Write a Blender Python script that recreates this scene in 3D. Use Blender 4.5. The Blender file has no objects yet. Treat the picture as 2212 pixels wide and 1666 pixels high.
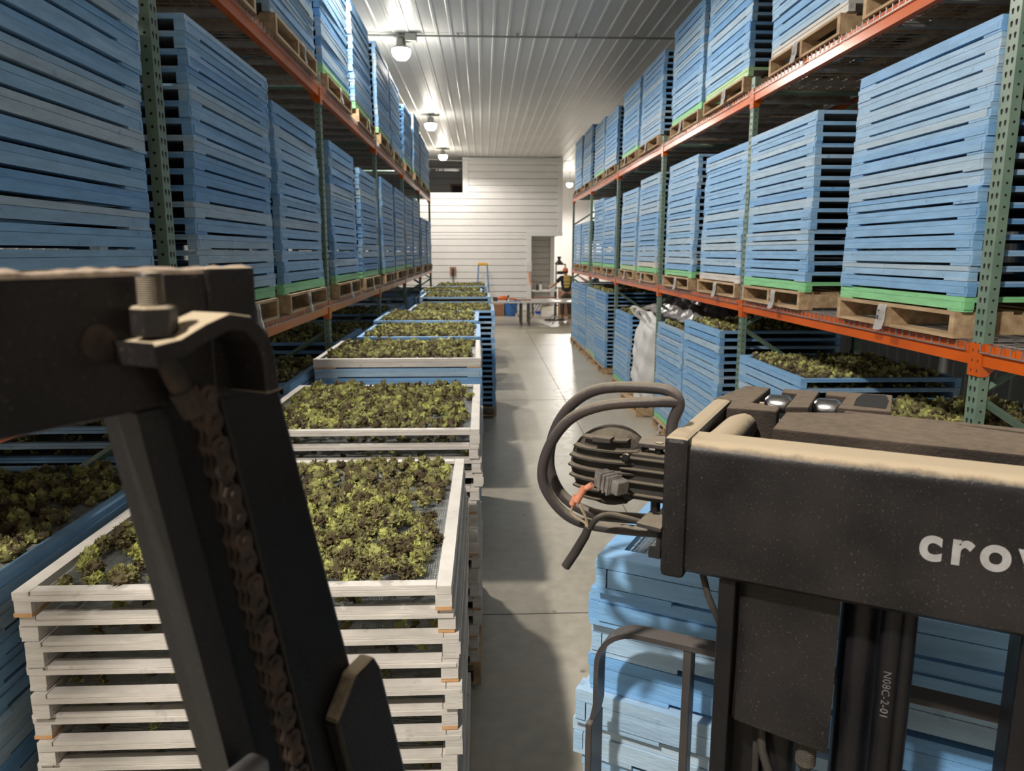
import bpy, math, random
import numpy as np
from mathutils import Vector, Matrix
random.seed(7)
R = random.Random(11)
PI = math.pi
scn = bpy.context.scene
col = scn.collection

# ------------------------------------------------------------------ camera
H = 2.203
cam_d = bpy.data.cameras.new('camera')
cam = bpy.data.objects.new('camera', cam_d)
col.objects.link(cam)
cam_d.sensor_fit = 'HORIZONTAL'
cam_d.sensor_width = 36.0
cam_d.lens = 36.0 * 1588.8 / 2212.0
cam_d.clip_start = 0.02
cam_d.clip_end = 120
cam.rotation_mode = 'XYZ'
cam.location = (0, 0, H)
cam.rotation_euler = (math.radians(90 - 10.277), 0, math.radians(-2.197))
cam_d.dof.use_dof = True
cam_d.dof.focus_distance = 1.55
cam_d.dof.aperture_fstop = cam_d.lens / 1000 / 0.0030
scn.camera = cam

# ------------------------------------------------------------------ world, exposure
wd = bpy.data.worlds.new('world')
scn.world = wd
wd.use_nodes = True
wd.node_tree.nodes['Background'].inputs[0].default_value = (0.75, 0.8, 0.9, 1)
wd.node_tree.nodes['Background'].inputs[1].default_value = 0.05
scn.view_settings.view_transform = 'Standard'
scn.view_settings.look = 'None'
scn.view_settings.exposure = 0.0
scn.view_settings.gamma = 1
scn.view_settings.use_curve_mapping = False
scn.cycles.max_bounces = 7
scn.cycles.diffuse_bounces = 4
scn.cycles.glossy_bounces = 3
scn.cycles.sample_clamp_indirect = 4
LAMP_POWER = 400
LAMPS = [(-1.50, -1.15), (-1.22, 7.1), (-1.30, 12.7), (-1.32, 19.7), (-1.34, 25.9)]
LAMP_Z = 5.42

# ------------------------------------------------------------------ materials
def mat(name, c1, c2=None, scale=6.0, rough=0.6, metal=0.0, bump=0.0, bscale=60, stretch=(1, 1, 1), spec=0.5, detail=4, lo=.35, hi=.65, coords='Object'):
    m = bpy.data.materials.new(name)
    m.use_nodes = True
    nt = m.node_tree
    b = nt.nodes['Principled BSDF']
    b.inputs['Roughness'].default_value = rough
    b.inputs['Metallic'].default_value = metal
    b.inputs['Specular IOR Level'].default_value = spec
    b.inputs['Base Color'].default_value = (*c1, 1)
    tc = nt.nodes.new('ShaderNodeTexCoord')
    mp = nt.nodes.new('ShaderNodeMapping')
    mp.inputs['Scale'].default_value = stretch
    if coords == 'World':
        g = nt.nodes.new('ShaderNodeNewGeometry')
        nt.links.new(g.outputs['Position'], mp.inputs[0])
    else:
        nt.links.new(tc.outputs['Object'], mp.inputs[0])
    if c2 is not None:
        n = nt.nodes.new('ShaderNodeTexNoise')
        n.inputs['Scale'].default_value = scale
        n.inputs['Detail'].default_value = detail
        nt.links.new(mp.outputs[0], n.inputs['Vector'])
        r = nt.nodes.new('ShaderNodeValToRGB')
        r.color_ramp.elements[0].position = lo
        r.color_ramp.elements[1].position = hi
        r.color_ramp.elements[0].color = (*c1, 1)
        r.color_ramp.elements[1].color = (*c2, 1)
        nt.links.new(n.outputs[0], r.inputs[0])
        nt.links.new(r.outputs[0], b.inputs['Base Color'])
    if bump:
        n2 = nt.nodes.new('ShaderNodeTexNoise')
        n2.inputs['Scale'].default_value = bscale
        n2.inputs['Detail'].default_value = 5
        nt.links.new(mp.outputs[0], n2.inputs['Vector'])
        bp = nt.nodes.new('ShaderNodeBump')
        bp.inputs['Strength'].default_value = bump
        bp.inputs['Distance'].default_value = 0.004
        nt.links.new(n2.outputs[0], bp.inputs['Height'])
        nt.links.new(bp.outputs[0], b.inputs['Normal'])
    return m

def paint_mat(name, ca, cb, cc, rough=0.55):
    """painted boards: colour picked per board by the 'tint' attribute, plus streaks and stains"""
    m = bpy.data.materials.new(name)
    m.use_nodes = True
    nt = m.node_tree
    L = nt.links.new
    b = nt.nodes['Principled BSDF']
    b.inputs['Roughness'].default_value = rough
    at = nt.nodes.new('ShaderNodeAttribute')
    at.attribute_name = 'tint'
    r = nt.nodes.new('ShaderNodeValToRGB')
    e = r.color_ramp.elements
    e[0].position = 0; e[0].color = (*ca, 1)
    e[1].position = 1; e[1].color = (*cc, 1)
    k = r.color_ramp.elements.new(.5); k.color = (*cb, 1)
    L(at.outputs['Fac'], r.inputs[0])
    g = nt.nodes.new('ShaderNodeNewGeometry')
    mp = nt.nodes.new('ShaderNodeMapping'); mp.inputs['Scale'].default_value = (1, 1, 7)
    L(g.outputs['Position'], mp.inputs[0])
    n = nt.nodes.new('ShaderNodeTexNoise'); n.inputs['Scale'].default_value = 5.5; n.inputs['Detail'].default_value = 6
    n.inputs['Roughness'].default_value = .65
    L(mp.outputs[0], n.inputs['Vector'])
    mr = nt.nodes.new('ShaderNodeMapRange')
    mr.inputs['From Min'].default_value = .3; mr.inputs['From Max'].default_value = .7
    mr.inputs['To Min'].default_value = .80; mr.inputs['To Max'].default_value = 1.14
    L(n.outputs[0], mr.inputs['Value'])
    mx = nt.nodes.new('ShaderNodeVectorMath'); mx.operation = 'SCALE'
    L(r.outputs[0], mx.inputs[0]); L(mr.outputs[0], mx.inputs['Scale'])
    # stains
    n3 = nt.nodes.new('ShaderNodeTexNoise'); n3.inputs['Scale'].default_value = 17; n3.inputs['Detail'].default_value = 3
    L(g.outputs['Position'], n3.inputs['Vector'])
    r3 = nt.nodes.new('ShaderNodeValToRGB')
    r3.color_ramp.elements[0].position = .66; r3.color_ramp.elements[0].color = (0, 0, 0, 1)
    r3.color_ramp.elements[1].position = .74; r3.color_ramp.elements[1].color = (.55, .55, .55, 1)
    L(n3.outputs[0], r3.inputs[0])
    mm = nt.nodes.new('ShaderNodeMix'); mm.data_type = 'RGBA'
    L(r3.outputs[0], mm.inputs['Factor'])
    L(mx.outputs[0], mm.inputs[6])
    mm.inputs[7].default_value = (ca[0] * .45, ca[1] * .5, ca[2] * .55, 1)
    L(mm.outputs[2], b.inputs['Base Color'])
    n2 = nt.nodes.new('ShaderNodeTexNoise'); n2.inputs['Scale'].default_value = 38; n2.inputs['Detail'].default_value = 5
    mp2 = nt.nodes.new('ShaderNodeMapping'); mp2.inputs['Scale'].default_value = (1, 1, 5)
    L(g.outputs['Position'], mp2.inputs[0]); L(mp2.outputs[0], n2.inputs['Vector'])
    bp = nt.nodes.new('ShaderNodeBump'); bp.inputs['Strength'].default_value = .45; bp.inputs['Distance'].default_value = .003
    L(n2.outputs[0], bp.inputs['Height']); L(bp.outputs[0], b.inputs['Normal'])
    return m

def dusty_mat(name, base, base2, dust, rough=.5, metal=.0, amount=1.0, lo=.45, hi=.85, grain=.0012):
    """dark painted steel on which dust has settled wherever the surface faces up"""
    m = bpy.data.materials.new(name)
    m.use_nodes = True
    nt = m.node_tree; L = nt.links.new
    b = nt.nodes['Principled BSDF']
    b.inputs['Specular IOR Level'].default_value = .26
    g = nt.nodes.new('ShaderNodeNewGeometry')
    sx = nt.nodes.new('ShaderNodeSeparateXYZ'); L(g.outputs['Normal'], sx.inputs[0])
    n = nt.nodes.new('ShaderNodeTexNoise'); n.inputs['Scale'].default_value = 55; n.inputs['Detail'].default_value = 8
    n.inputs['Roughness'].default_value = .7
    L(g.outputs['Position'], n.inputs['Vector'])
    n1 = nt.nodes.new('ShaderNodeTexNoise'); n1.inputs['Scale'].default_value = 9; n1.inputs['Detail'].default_value = 5
    L(g.outputs['Position'], n1.inputs['Vector'])
    ad = nt.nodes.new('ShaderNodeMath'); ad.operation = 'MULTIPLY_ADD'
    L(n.outputs[0], ad.inputs[0]); ad.inputs[1].default_value = .55; L(sx.outputs['Z'], ad.inputs[2])
    mr = nt.nodes.new('ShaderNodeMapRange')
    mr.inputs['From Min'].default_value = lo + .25; mr.inputs['From Max'].default_value = hi + .25
    mr.inputs['To Max'].default_value = amount
    L(ad.outputs[0], mr.inputs['Value'])
    rb = nt.nodes.new('ShaderNodeValToRGB')
    rb.color_ramp.elements[0].position = .35; rb.color_ramp.elements[0].color = (*base, 1)
    rb.color_ramp.elements[1].position = .68; rb.color_ramp.elements[1].color = (*base2, 1)
    L(n1.outputs[0], rb.inputs[0])
    # specks of lint
    n4 = nt.nodes.new('ShaderNodeTexNoise'); n4.inputs['Scale'].default_value = 420; n4.inputs['Detail'].default_value = 2
    L(g.outputs['Position'], n4.inputs['Vector'])
    r4 = nt.nodes.new('ShaderNodeMapRange'); r4.inputs['From Min'].default_value = .64; r4.inputs['From Max'].default_value = .78
    r4.inputs['To Max'].default_value = .35
    L(n4.outputs[0], r4.inputs['Value'])
    sp = nt.nodes.new('ShaderNodeMix'); sp.data_type = 'RGBA'
    L(r4.outputs[0], sp.inputs['Factor']); L(rb.outputs[0], sp.inputs[6]); sp.inputs[7].default_value = (dust[0] * .6, dust[1] * .6, dust[2] * .6, 1)
    mm = nt.nodes.new('ShaderNodeMix'); mm.data_type = 'RGBA'
    L(mr.outputs[0], mm.inputs['Factor']); L(sp.outputs[2], mm.inputs[6]); mm.inputs[7].default_value = (*dust, 1)
    L(mm.outputs[2], b.inputs['Base Color'])
    r2 = nt.nodes.new('ShaderNodeMapRange'); r2.inputs['To Min'].default_value = rough; r2.inputs['To Max'].default_value = .95
    L(mr.outputs[0], r2.inputs['Value']); L(r2.outputs[0], b.inputs['Roughness'])
    b.inputs['Metallic'].default_value = metal
    bp = nt.nodes.new('ShaderNodeBump'); bp.inputs['Strength'].default_value = .35; bp.inputs['Distance'].default_value = grain
    n5 = nt.nodes.new('ShaderNodeTexNoise'); n5.inputs['Scale'].default_value = 260; n5.inputs['Detail'].default_value = 4
    L(g.outputs['Position'], n5.inputs['Vector'])
    L(n5.outputs[0], bp.inputs['Height']); L(bp.outputs[0], b.inputs['Normal'])
    return m

M = {}
M['blue'] = paint_mat('blue_paint', (.140, .335, .62), (.235, .43, .66), (.38, .49, .585))
M['white'] = paint_mat('white_paint', (.56, .53, .50), (.63, .59, .545), (.60, .565, .51))
M['green'] = paint_mat('green_paint', (.21, .56, .25), (.27, .62, .31), (.44, .62, .33))
M['wood'] = mat('pallet_wood', (.34, .22, .12), (.52, .37, .22), scale=4, rough=.85, bump=.3, stretch=(6, 1, 6), coords='World')
M['bare'] = mat('bare_pine', (.50, .26, .10), (.62, .36, .17), scale=20, rough=.8)
M['orange'] = mat('orange_enamel', (.66, .115, .008), (.54, .095, .008), scale=3, rough=.22, bump=.05, bscale=200)
M['upright'] = mat('green_enamel', (.125, .20, .15), (.18, .25, .19), scale=9, rough=.42)
M['hole'] = mat('dark_slot', (.006, .006, .006), rough=.9)
M['galv'] = mat('galvanised_wire', (.50, .50, .49), (.38, .37, .36), scale=20, rough=.42, metal=.75)
M['screen'] = mat('hardware_cloth', (.40, .42, .42), (.28, .30, .30), scale=30, rough=.5, metal=.5)
M['screen_flat'] = mat('hardware_cloth_far', (.34, .35, .34), (.16, .16, .15), scale=90, rough=.6, lo=.45, hi=.55)
M['paper'] = mat('tag_paper', (.78, .76, .74), (.70, .68, .66), scale=12, rough=.8)
M['ink'] = mat('marker_ink', (.02, .02, .025), rough=.7)
M['steel'] = dusty_mat('black_mast_steel', (.0065, .006, .0065), (.018, .0155, .0155), (.40, .325, .225), rough=.42, amount=.97)
M['steel_plain'] = dusty_mat('black_column_steel', (.004, .004, .0055), (.009, .0085, .010), (.12, .10, .08), rough=.38, amount=.4)
M['crust'] = dusty_mat('grease_crust', (.022, .017, .014), (.06, .045, .035), (.24, .185, .13), rough=.85, amount=.85, lo=.72, hi=1.25, grain=.006)
M['tube'] = dusty_mat('tube_steel', (.030, .028, .031), (.055, .042, .038), (.30, .255, .19), rough=.38, amount=.7, lo=.3, hi=1.1)
M['bar'] = dusty_mat('grille_steel', (.032, .030, .035), (.062, .055, .052), (.17, .15, .13), rough=.35, amount=.5)
M['chrome'] = mat('chrome_roller', (.50, .50, .52), (.30, .28, .27), scale=70, rough=.22, metal=1, stretch=(1, 1, 8))
M['strip'] = dusty_mat('dull_steel', (.010, .010, .0115), (.017, .016, .017), (.16, .13, .10), rough=.45, amount=.4)
M['rust'] = mat('rusty_chain', (.012, .009, .008), (.05, .028, .02), scale=60, rough=.8, bump=.4, bscale=200)
M['grey_metal'] = mat('worn_grey', (.10, .10, .11), (.19, .18, .18), scale=30, rough=.5, metal=.4)
M['letter'] = mat('decal_grey', (.30, .295, .295), (.24, .235, .235), scale=80, rough=.6)
M['salmon'] = mat('crimp_salmon', (.55, .22, .13), (.42, .17, .10), scale=60, rough=.6)
M['tanwire'] = mat('tan_wire', (.36, .27, .17), (.22, .17, .12), scale=60, rough=.8)
M['plug'] = mat('grey_plug', (.16, .145, .13), (.09, .08, .075), scale=80, rough=.75)
M['redrubber'] = mat('red_seal', (.5, .10, .04), rough=.5)
M['rubber'] = dusty_mat('black_sleeve', (.02, .018, .016), (.05, .045, .04), (.22, .18, .13), rough=.75, amount=.6)
M['ceil'] = mat('white_steel_panel', (.74, .74, .73), (.69, .685, .66), scale=.7, rough=.42, bump=.08, bscale=4)
M['siding'] = mat('white_siding', (.76, .745, .735), (.72, .705, .695), scale=2, rough=.5)
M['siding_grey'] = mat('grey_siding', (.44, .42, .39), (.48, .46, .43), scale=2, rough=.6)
M['loft'] = mat('shaded_loft_siding', (.24, .24, .25), (.28, .27, .27), scale=2, rough=.7)  # shade of the unlit loft is put into this grey
M['trim'] = mat('white_trim', (.74, .74, .74), rough=.5)
M['farwall'] = mat('bright_liner', (.85, .82, .80), rough=.5)
M['conduit'] = mat('conduit_grey', (.33, .33, .31), rough=.4, metal=.5)
M['dark'] = mat('dark_plastic', (.02, .02, .022), (.05, .05, .05), scale=8, rough=.4)
M['bag'] = mat('woven_bag', (.62, .61, .60), (.70, .69, .68), scale=5, rough=.65, bump=.5, bscale=12)
M['liner'] = mat('liner_film', (.10, .09, .095), (.28, .27, .27), scale=6, rough=.25, bump=.6, bscale=10)
M['bin'] = mat('blue_plastic', (.04, .16, .46), rough=.4)
M['carton'] = mat('brown_board', (.33, .16, .09), (.38, .20, .12), scale=8, rough=.8)
M['whiteplastic'] = mat('white_plastic', (.72, .70, .68), rough=.5)
M['labelblue'] = mat('label_blue', (.03, .07, .55), rough=.5)
M['yellow'] = mat('yellow_plastic', (.80, .42, .02), rough=.45)
M['fibreblue'] = mat('ladder_blue', (.13, .28, .55), rough=.5)
M['alum'] = mat('aluminium', (.55, .55, .56), rough=.35, metal=.8)
M['orangeplastic'] = mat('orange_cord', (.72, .15, .03), rough=.5)
M['skin'] = mat('skin', (.42, .20, .12), (.46, .24, .15), scale=6, rough=.55)
M['shirt'] = mat('black_cotton', (.018, .018, .02), (.03, .03, .032), scale=12, rough=.9)
M['print'] = mat('yellow_print', (.62, .45, .13), (.52, .36, .10), scale=30, rough=.8)
M['trouser'] = mat('dark_trousers', (.05, .042, .035), (.08, .065, .05), scale=12, rough=.9)
M['cap'] = mat('orange_cap', (.62, .16, .05), rough=.8)
M['greycap'] = mat('grey_cap', (.15, .17, .20), rough=.8)
M['greyshirt'] = mat('grey_shirt', (.11, .13, .17), rough=.9)
M['boot'] = mat('boot_leather', (.30, .20, .12), rough=.7)
M['hair'] = mat('dark_hair', (.03, .02, .015), rough=.8)
M['tabletop'] = mat('table_top', (.56, .54, .51), (.50, .48, .45), scale=6, rough=.35)
M['tableleg'] = mat('table_leg', (.10, .09, .085), rough=.5)

# floor: polished concrete with saw-cut joints
def floor_mat():
    m = mat('concrete', (.40, .36, .285), (.50, .458, .38), scale=.8, rough=.33, detail=8, coords='World')
    nt = m.node_tree; L = nt.links.new
    b = nt.nodes['Principled BSDF']
    base = b.inputs['Base Color'].links[0].from_socket
    g = nt.nodes.new('ShaderNodeNewGeometry')
    n = nt.nodes.new('ShaderNodeTexNoise'); n.inputs['Scale'].default_value = 11; n.inputs['Detail'].default_value = 6
    L(g.outputs['Position'], n.inputs['Vector'])
    mr = nt.nodes.new('ShaderNodeMapRange'); mr.inputs['From Min'].default_value = .3; mr.inputs['From Max'].default_value = .72
    mr.inputs['To Min'].default_value = .86; mr.inputs['To Max'].default_value = 1.1
    L(n.outputs[0], mr.inputs['Value'])
    s = nt.nodes.new('ShaderNodeVectorMath'); s.operation = 'SCALE'
    L(base, s.inputs[0]); L(mr.outputs[0], s.inputs['Scale'])
    # oil spots
    v = nt.nodes.new('ShaderNodeTexVoronoi'); v.inputs['Scale'].default_value = 2.6
    L(g.outputs['Position'], v.inputs['Vector'])
    r = nt.nodes.new('ShaderNodeMapRange'); r.inputs['From Min'].default_value = .045; r.inputs['From Max'].default_value = .03
    r.inputs['To Max'].default_value = .6
    L(v.outputs['Distance'], r.inputs['Value'])
    mx = nt.nodes.new('ShaderNodeMix'); mx.data_type = 'RGBA'
    L(r.outputs[0], mx.inputs['Factor']); L(s.outputs[0], mx.inputs[6]); mx.inputs[7].default_value = (.10, .085, .07, 1)
    L(mx.outputs[2], b.inputs['Base Color'])
    rr = nt.nodes.new('ShaderNodeMapRange'); rr.inputs['To Min'].default_value = .22; rr.inputs['To Max'].default_value = .5
    L(n.outputs[0], rr.inputs['Value']); L(rr.outputs[0], b.inputs['Roughness'])
    return m
M['floor'] = floor_mat()

def leaf_mat():
    m = bpy.data.materials.new('husk_leaf')
    m.use_nodes = True
    nt = m.node_tree; L = nt.links.new
    b = nt.nodes['Principled BSDF']
    b.inputs['Roughness'].default_value = .75
    b.inputs['Specular IOR Level'].default_value = .25
    at = nt.nodes.new('ShaderNodeAttribute'); at.attribute_name = 'tint'
    r = nt.nodes.new('ShaderNodeValToRGB')
    e = r.color_ramp.elements
    e[0].position = 0; e[0].color = (.070, .050, .028, 1)
    e[1].position = 1; e[1].color = (.54, .56, .17, 1)
    for p, c in ((.22, (.13, .10, .055)), (.42, (.20, .18, .08)), (.62, (.31, .31, .115)), (.82, (.44, .44, .16))):
        k = e.new(p); k.color = (*c, 1)
    L(at.outputs['Fac'], r.inputs[0])
    L(r.outputs[0], b.inputs['Base Color'])
    return m
M['leaf'] = leaf_mat()

def emit_mat(name, c, s):
    m = bpy.data.materials.new(name); m.use_nodes = True
    b = m.node_tree.nodes['Principled BSDF']
    b.inputs['Base Color'].default_value = (.8, .8, .8, 1)
    b.inputs['Emission Color'].default_value = (*c, 1)
    b.inputs['Emission Strength'].default_value = s
    return m
M['lampglow'] = emit_mat('lamp_lens', (1, .93, .80), 95)

# ------------------------------------------------------------------ mesh helpers
class MB:
    def __init__(s):
        s.v = []; s.f = []; s.t = []; s.m = []; s.n = 0
    def add(s, vs, fs, tint=.5, mi=0, X=None):
        if X is not None:
            vs = [tuple(X @ Vector(p)) for p in vs]
        s.v.extend(vs)
        n = s.n
        for f in fs:
            s.f.append([i + n for i in f]); s.t.append(tint); s.m.append(mi)
        s.n += len(vs)
        return s
    def box(s, x0, x1, y0, y1, z0, z1, tint=.5, mi=0, X=None):
        if x0 > x1: x0, x1 = x1, x0
        if y0 > y1: y0, y1 = y1, y0
        if z0 > z1: z0, z1 = z1, z0
        vs = [(x0, y0, z0), (x1, y0, z0), (x1, y1, z0), (x0, y1, z0), (x0, y0, z1), (x1, y0, z1), (x1, y1, z1), (x0, y1, z1)]
        return s.add(vs, [(3, 2, 1, 0), (4, 5, 6, 7), (0, 1, 5, 4), (1, 2, 6, 5), (2, 3, 7, 6), (3, 0, 4, 7)], tint, mi, X)
    def tube(s, pts, r, n=10, mi=0, tint=.5, cap=True, X=None):
        pts = [Vector(p) for p in pts]
        rs = r if isinstance(r, (list, tuple)) else [r] * len(pts)
        vs = []; up = None
        for i, p in enumerate(pts):
            d = (pts[min(i + 1, len(pts) - 1)] - pts[max(i - 1, 0)]).normalized()
            if up is None:
                up = Vector((0, 0, 1)) if abs(d.z) < .9 else Vector((1, 0, 0))
            a = (up - d * up.dot(d)).normalized(); b = d.cross(a); up = a
            for k in range(n):
                t = 2 * PI * k / n
                vs.append(tuple(p + (a * math.cos(t) + b * math.sin(t)) * rs[i]))
        fs = []
        for i in range(len(pts) - 1):
            for k in range(n):
                fs.append((i * n + k, i * n + (k + 1) % n, (i + 1) * n + (k + 1) % n, (i + 1) * n + k))
        if cap:
            fs.append(tuple(range(n - 1, -1, -1)))
            fs.append(tuple((len(pts) - 1) * n + k for k in range(n)))
        return s.add(vs, fs, tint, mi, X)
    def prism(s, poly, z0, z1, mi=0, tint=.5, X=None):
        n = len(poly)
        area = sum(poly[i][0] * poly[(i + 1) % n][1] - poly[(i + 1) % n][0] * poly[i][1] for i in range(n))
        if area < 0: poly = poly[::-1]
        vs = [(x, y, z0) for x, y in poly] + [(x, y, z1) for x, y in poly]
        fs = [tuple(range(n - 1, -1, -1)), tuple(range(n, 2 * n))]
        for i in range(n):
            j = (i + 1) % n
            fs.append((i, j, n + j, n + i))
        return s.add(vs, fs, tint, mi, X)
    def lathe(s, prof, n=20, mi=0, tint=.5, X=None):
        vs = []
        for r, z in prof:
            for k in range(n):
                t = 2 * PI * k / n
                vs.append((r * math.cos(t), r * math.sin(t), z))
        fs = []
        for i in range(len(prof) - 1):
            for k in range(n):
                fs.append((i * n + k, i * n + (k + 1) % n, (i + 1) * n + (k + 1) % n, (i + 1) * n + k))
        fs.append(tuple(range(n - 1, -1, -1)))
        fs.append(tuple((len(prof) - 1) * n + k for k in range(n)))
        return s.add(vs, fs, tint, mi, X)
    def mesh(s, name, mats, smooth=False):
        me = bpy.data.meshes.new(name)
        me.from_pydata([tuple(p) for p in s.v], [], s.f)
        for m in (mats if isinstance(mats, (list, tuple)) else [mats]):
            me.materials.append(m)
        if any(s.m):
            me.polygons.foreach_set('material_index', s.m)
        a = me.attributes.new('tint', 'FLOAT', 'FACE')
        a.data.foreach_set('value', np.array(s.t, dtype=np.float32))
        if smooth:
            me.polygons.foreach_set('use_smooth', [True] * len(me.polygons))
        me.update()
        return me
    def build(s, name, mats, parent=None, smooth=False, bevel=0, loc=None):
        me = s.mesh(name, mats, smooth)
        o = bpy.data.objects.new(name, me)
        col.objects.link(o)
        if parent is not None: o.parent = parent
        if loc is not None: o.location = loc
        if bevel:
            b = o.modifiers.new('edge', 'BEVEL'); b.width = bevel; b.segments = 2; b.limit_method = 'ANGLE'; b.angle_limit = math.radians(40)
        if smooth:
            w = o.modifiers.new('wn', 'EDGE_SPLIT'); w.split_angle = math.radians(35)
        return o

def tag(o, label, cat, group=None, kind='thing'):
    if label: o['label'] = label
    if cat: o['category'] = cat
    if group: o['group'] = group
    o['kind'] = kind
    return o
def struct(o, label=None):
    o['kind'] = 'structure'
    if label: o['label'] = label
    return o
def empty(name, loc=(0, 0, 0), rz=0):
    o = bpy.data.objects.new(name, None)
    o.empty_display_size = .1
    o.location = loc; o.rotation_euler = (0, 0, rz)
    col.objects.link(o)
    return o
def place(me, name, loc=(0, 0, 0), rot=(0, 0, 0), parent=None):
    o = bpy.data.objects.new(name, me)
    o.location = loc; o.rotation_euler = rot
    col.objects.link(o)
    if parent is not None: o.parent = parent
    return o
ORD = ['', 'topmost', 'second', 'third', 'fourth', 'fifth', 'sixth', 'seventh', 'eighth', 'ninth', 'tenth', 'eleventh', 'twelfth', 'thirteenth',
       'fourteenth', 'fifteenth', 'sixteenth', 'seventeenth', 'eighteenth', 'nineteenth', 'twentieth', 'twenty-first', 'twenty-second']
NTH = ['first'] + ORD[2:]

# ------------------------------------------------------------------ room shell
CEIL = 5.65
XL_W, XR_W, YB, YF = -4.6, 5.3, -8.0, 38.0
b = MB(); b.box(XL_W - .2, XR_W + .2, YB - .2, YF + .2, -.2, 0)
struct(b.build('floor', M['floor']))
# saw-cut joints in the slab are shallow dark grooves, part of the floor
b = MB()
for y in (-2.0, 4.22, 10.9, 17.6, 24.2):
    b.box(XL_W, XR_W, y - .003, y + .003, .0, .0012)
for x in (1.22,):
    b.box(x - .003, x + .003, YB, YF, .0, .0012)
struct(b.build('trim_1', M['hole']), 'saw-cut joint lines in the concrete floor')
# ribbed steel ceiling, ribs run along the aisle
b = MB()
prof = []
x = XL_W - .2
pitch = .2286
while x < XR_W + .2:
    prof += [(x, 0), (x + .165, 0), (x + .180, -.012), (x + .2136, -.012)]
    prof += [(x + .2286, 0)]
    x += pitch
vs = []; fs = []
for px, pz in prof:
    vs += [(px, YB - .2, CEIL + pz), (px, YF + .2, CEIL + pz)]
for i in range(len(prof) - 1):
    fs.append((2 * i, 2 * i + 1, 2 * i + 3, 2 * i + 2))
n0 = len(vs)
vs += [(XL_W - .2, YB - .2, CEIL + .12), (XR_W + .2, YB - .2, CEIL + .12), (XR_W + .2, YF + .2, CEIL + .12), (XL_W - .2, YF + .2, CEIL + .12)]
fs.append((n0, n0 + 1, n0 + 2, n0 + 3))
b.add(vs, fs)
struct(b.build('ceiling', M['ceil']))

def ribbed_wall(name, axis, pos, a0, a1, z0, z1, m, side):
    b = MB()
    t = .12 * side
    if axis == 'x':
        b.box(pos, pos + t, a0, a1, z0, z1)
    else:
        b.box(a0, a1, pos, pos + t, z0, z1)
    a = a0
    while a < a1 - .1:
        if axis == 'x':
            b.box(pos, pos - .018 * side, a, a + .035, z0, z1)
        else:
            b.box(a, a + .035, pos, pos - .018 * side, z0, z1)
        a += .2286
    return struct(b.build(name, m))
ribbed_wall('wall_left', 'x', XL_W, YB, YF, 0, CEIL, M['ceil'], -1)
ribbed_wall('wall_right', 'x', XR_W, YB, YF, 0, CEIL, M['ceil'], 1)
ribbed_wall('wall_back', 'y', YB, XL_W, XR_W, 0, CEIL, M['ceil'], -1)
ribbed_wall('wall_far', 'y', YF, XL_W, XR_W, 0, CEIL, M['farwall'], 1)

# inner room with lap siding across the end of the aisle
YW = 28.0
def siding(b, x0, x1, z0, z1, y, t=.10, step=.243):
    b.box(x0, x1, y + .035, y + t, z0, z1)
    z = math.floor(z0 / step) * step
    while z < z1 - .005:
        a, c = max(z + .020, z0), min(z + step, z1)
        if c > a + .01:
            b.add([(x0, y - .016, a), (x1, y - .016, a), (x1, y - .004, c), (x0, y - .004, c), (x0, y + .035, a), (x1, y + .035, a), (x1, y + .035, c), (x0, y + .035, c)],
                  [(0, 1, 2, 3), (4, 5, 1, 0), (0, 3, 7, 4), (1, 5, 6, 2), (3, 2, 6, 7)])
        z += step
b = MB()
siding(b, XL_W, 1.74, 0, 2.83, YW)
siding(b, XL_W, 2.93, 2.83, 4.33, YW)
siding(b, -.66, 2.93, 4.33, 5.62, YW)
struct(b.build('wall_front', M['siding']))
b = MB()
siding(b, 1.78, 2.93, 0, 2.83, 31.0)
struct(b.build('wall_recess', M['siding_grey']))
b = MB()
b.box(2.85, 2.93, YW + .1, 33, 2.83, 5.62); b.box(2.85, 2.93, 31.1, YF, 0, 2.83)
b.box(1.74, 1.80, YW, 31.0, 0, 2.83)
struct(b.build('wall_side', M['siding']))
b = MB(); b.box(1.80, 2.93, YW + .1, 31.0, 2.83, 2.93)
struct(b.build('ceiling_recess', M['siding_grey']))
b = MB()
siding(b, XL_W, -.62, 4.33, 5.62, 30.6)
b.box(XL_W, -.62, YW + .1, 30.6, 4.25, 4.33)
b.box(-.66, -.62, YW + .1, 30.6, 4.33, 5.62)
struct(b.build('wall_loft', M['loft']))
def trim(i, boxes, m=None):
    b = MB()
    for q in boxes: b.box(*q)
    return struct(b.build('trim_%d' % i, m or M['trim'], bevel=.004))
trim(2, [(1.62, 1.80, YW - .035, YW + .02, 0, 2.83)])
trim(3, [(1.62, 2.96, YW - .04, YW + .02, 2.80, 2.97)])
trim(4, [(2.79, 2.95, YW - .035, YW + .1, 2.97, 5.62)])
trim(5, [(-.74, -.54, YW - .035, YW + .02, 4.24, 5.62)])
trim(6, [(XL_W, -.74, YW - .035, YW + .1, 4.28, 4.36)])
trim(7, [(2.78, 2.95, 30.96, 31.1, 0, 2.83)])
trim(8, [(-.54, 2.79, YW - .035, YW + .02, 5.52, 5.60)])

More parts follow.
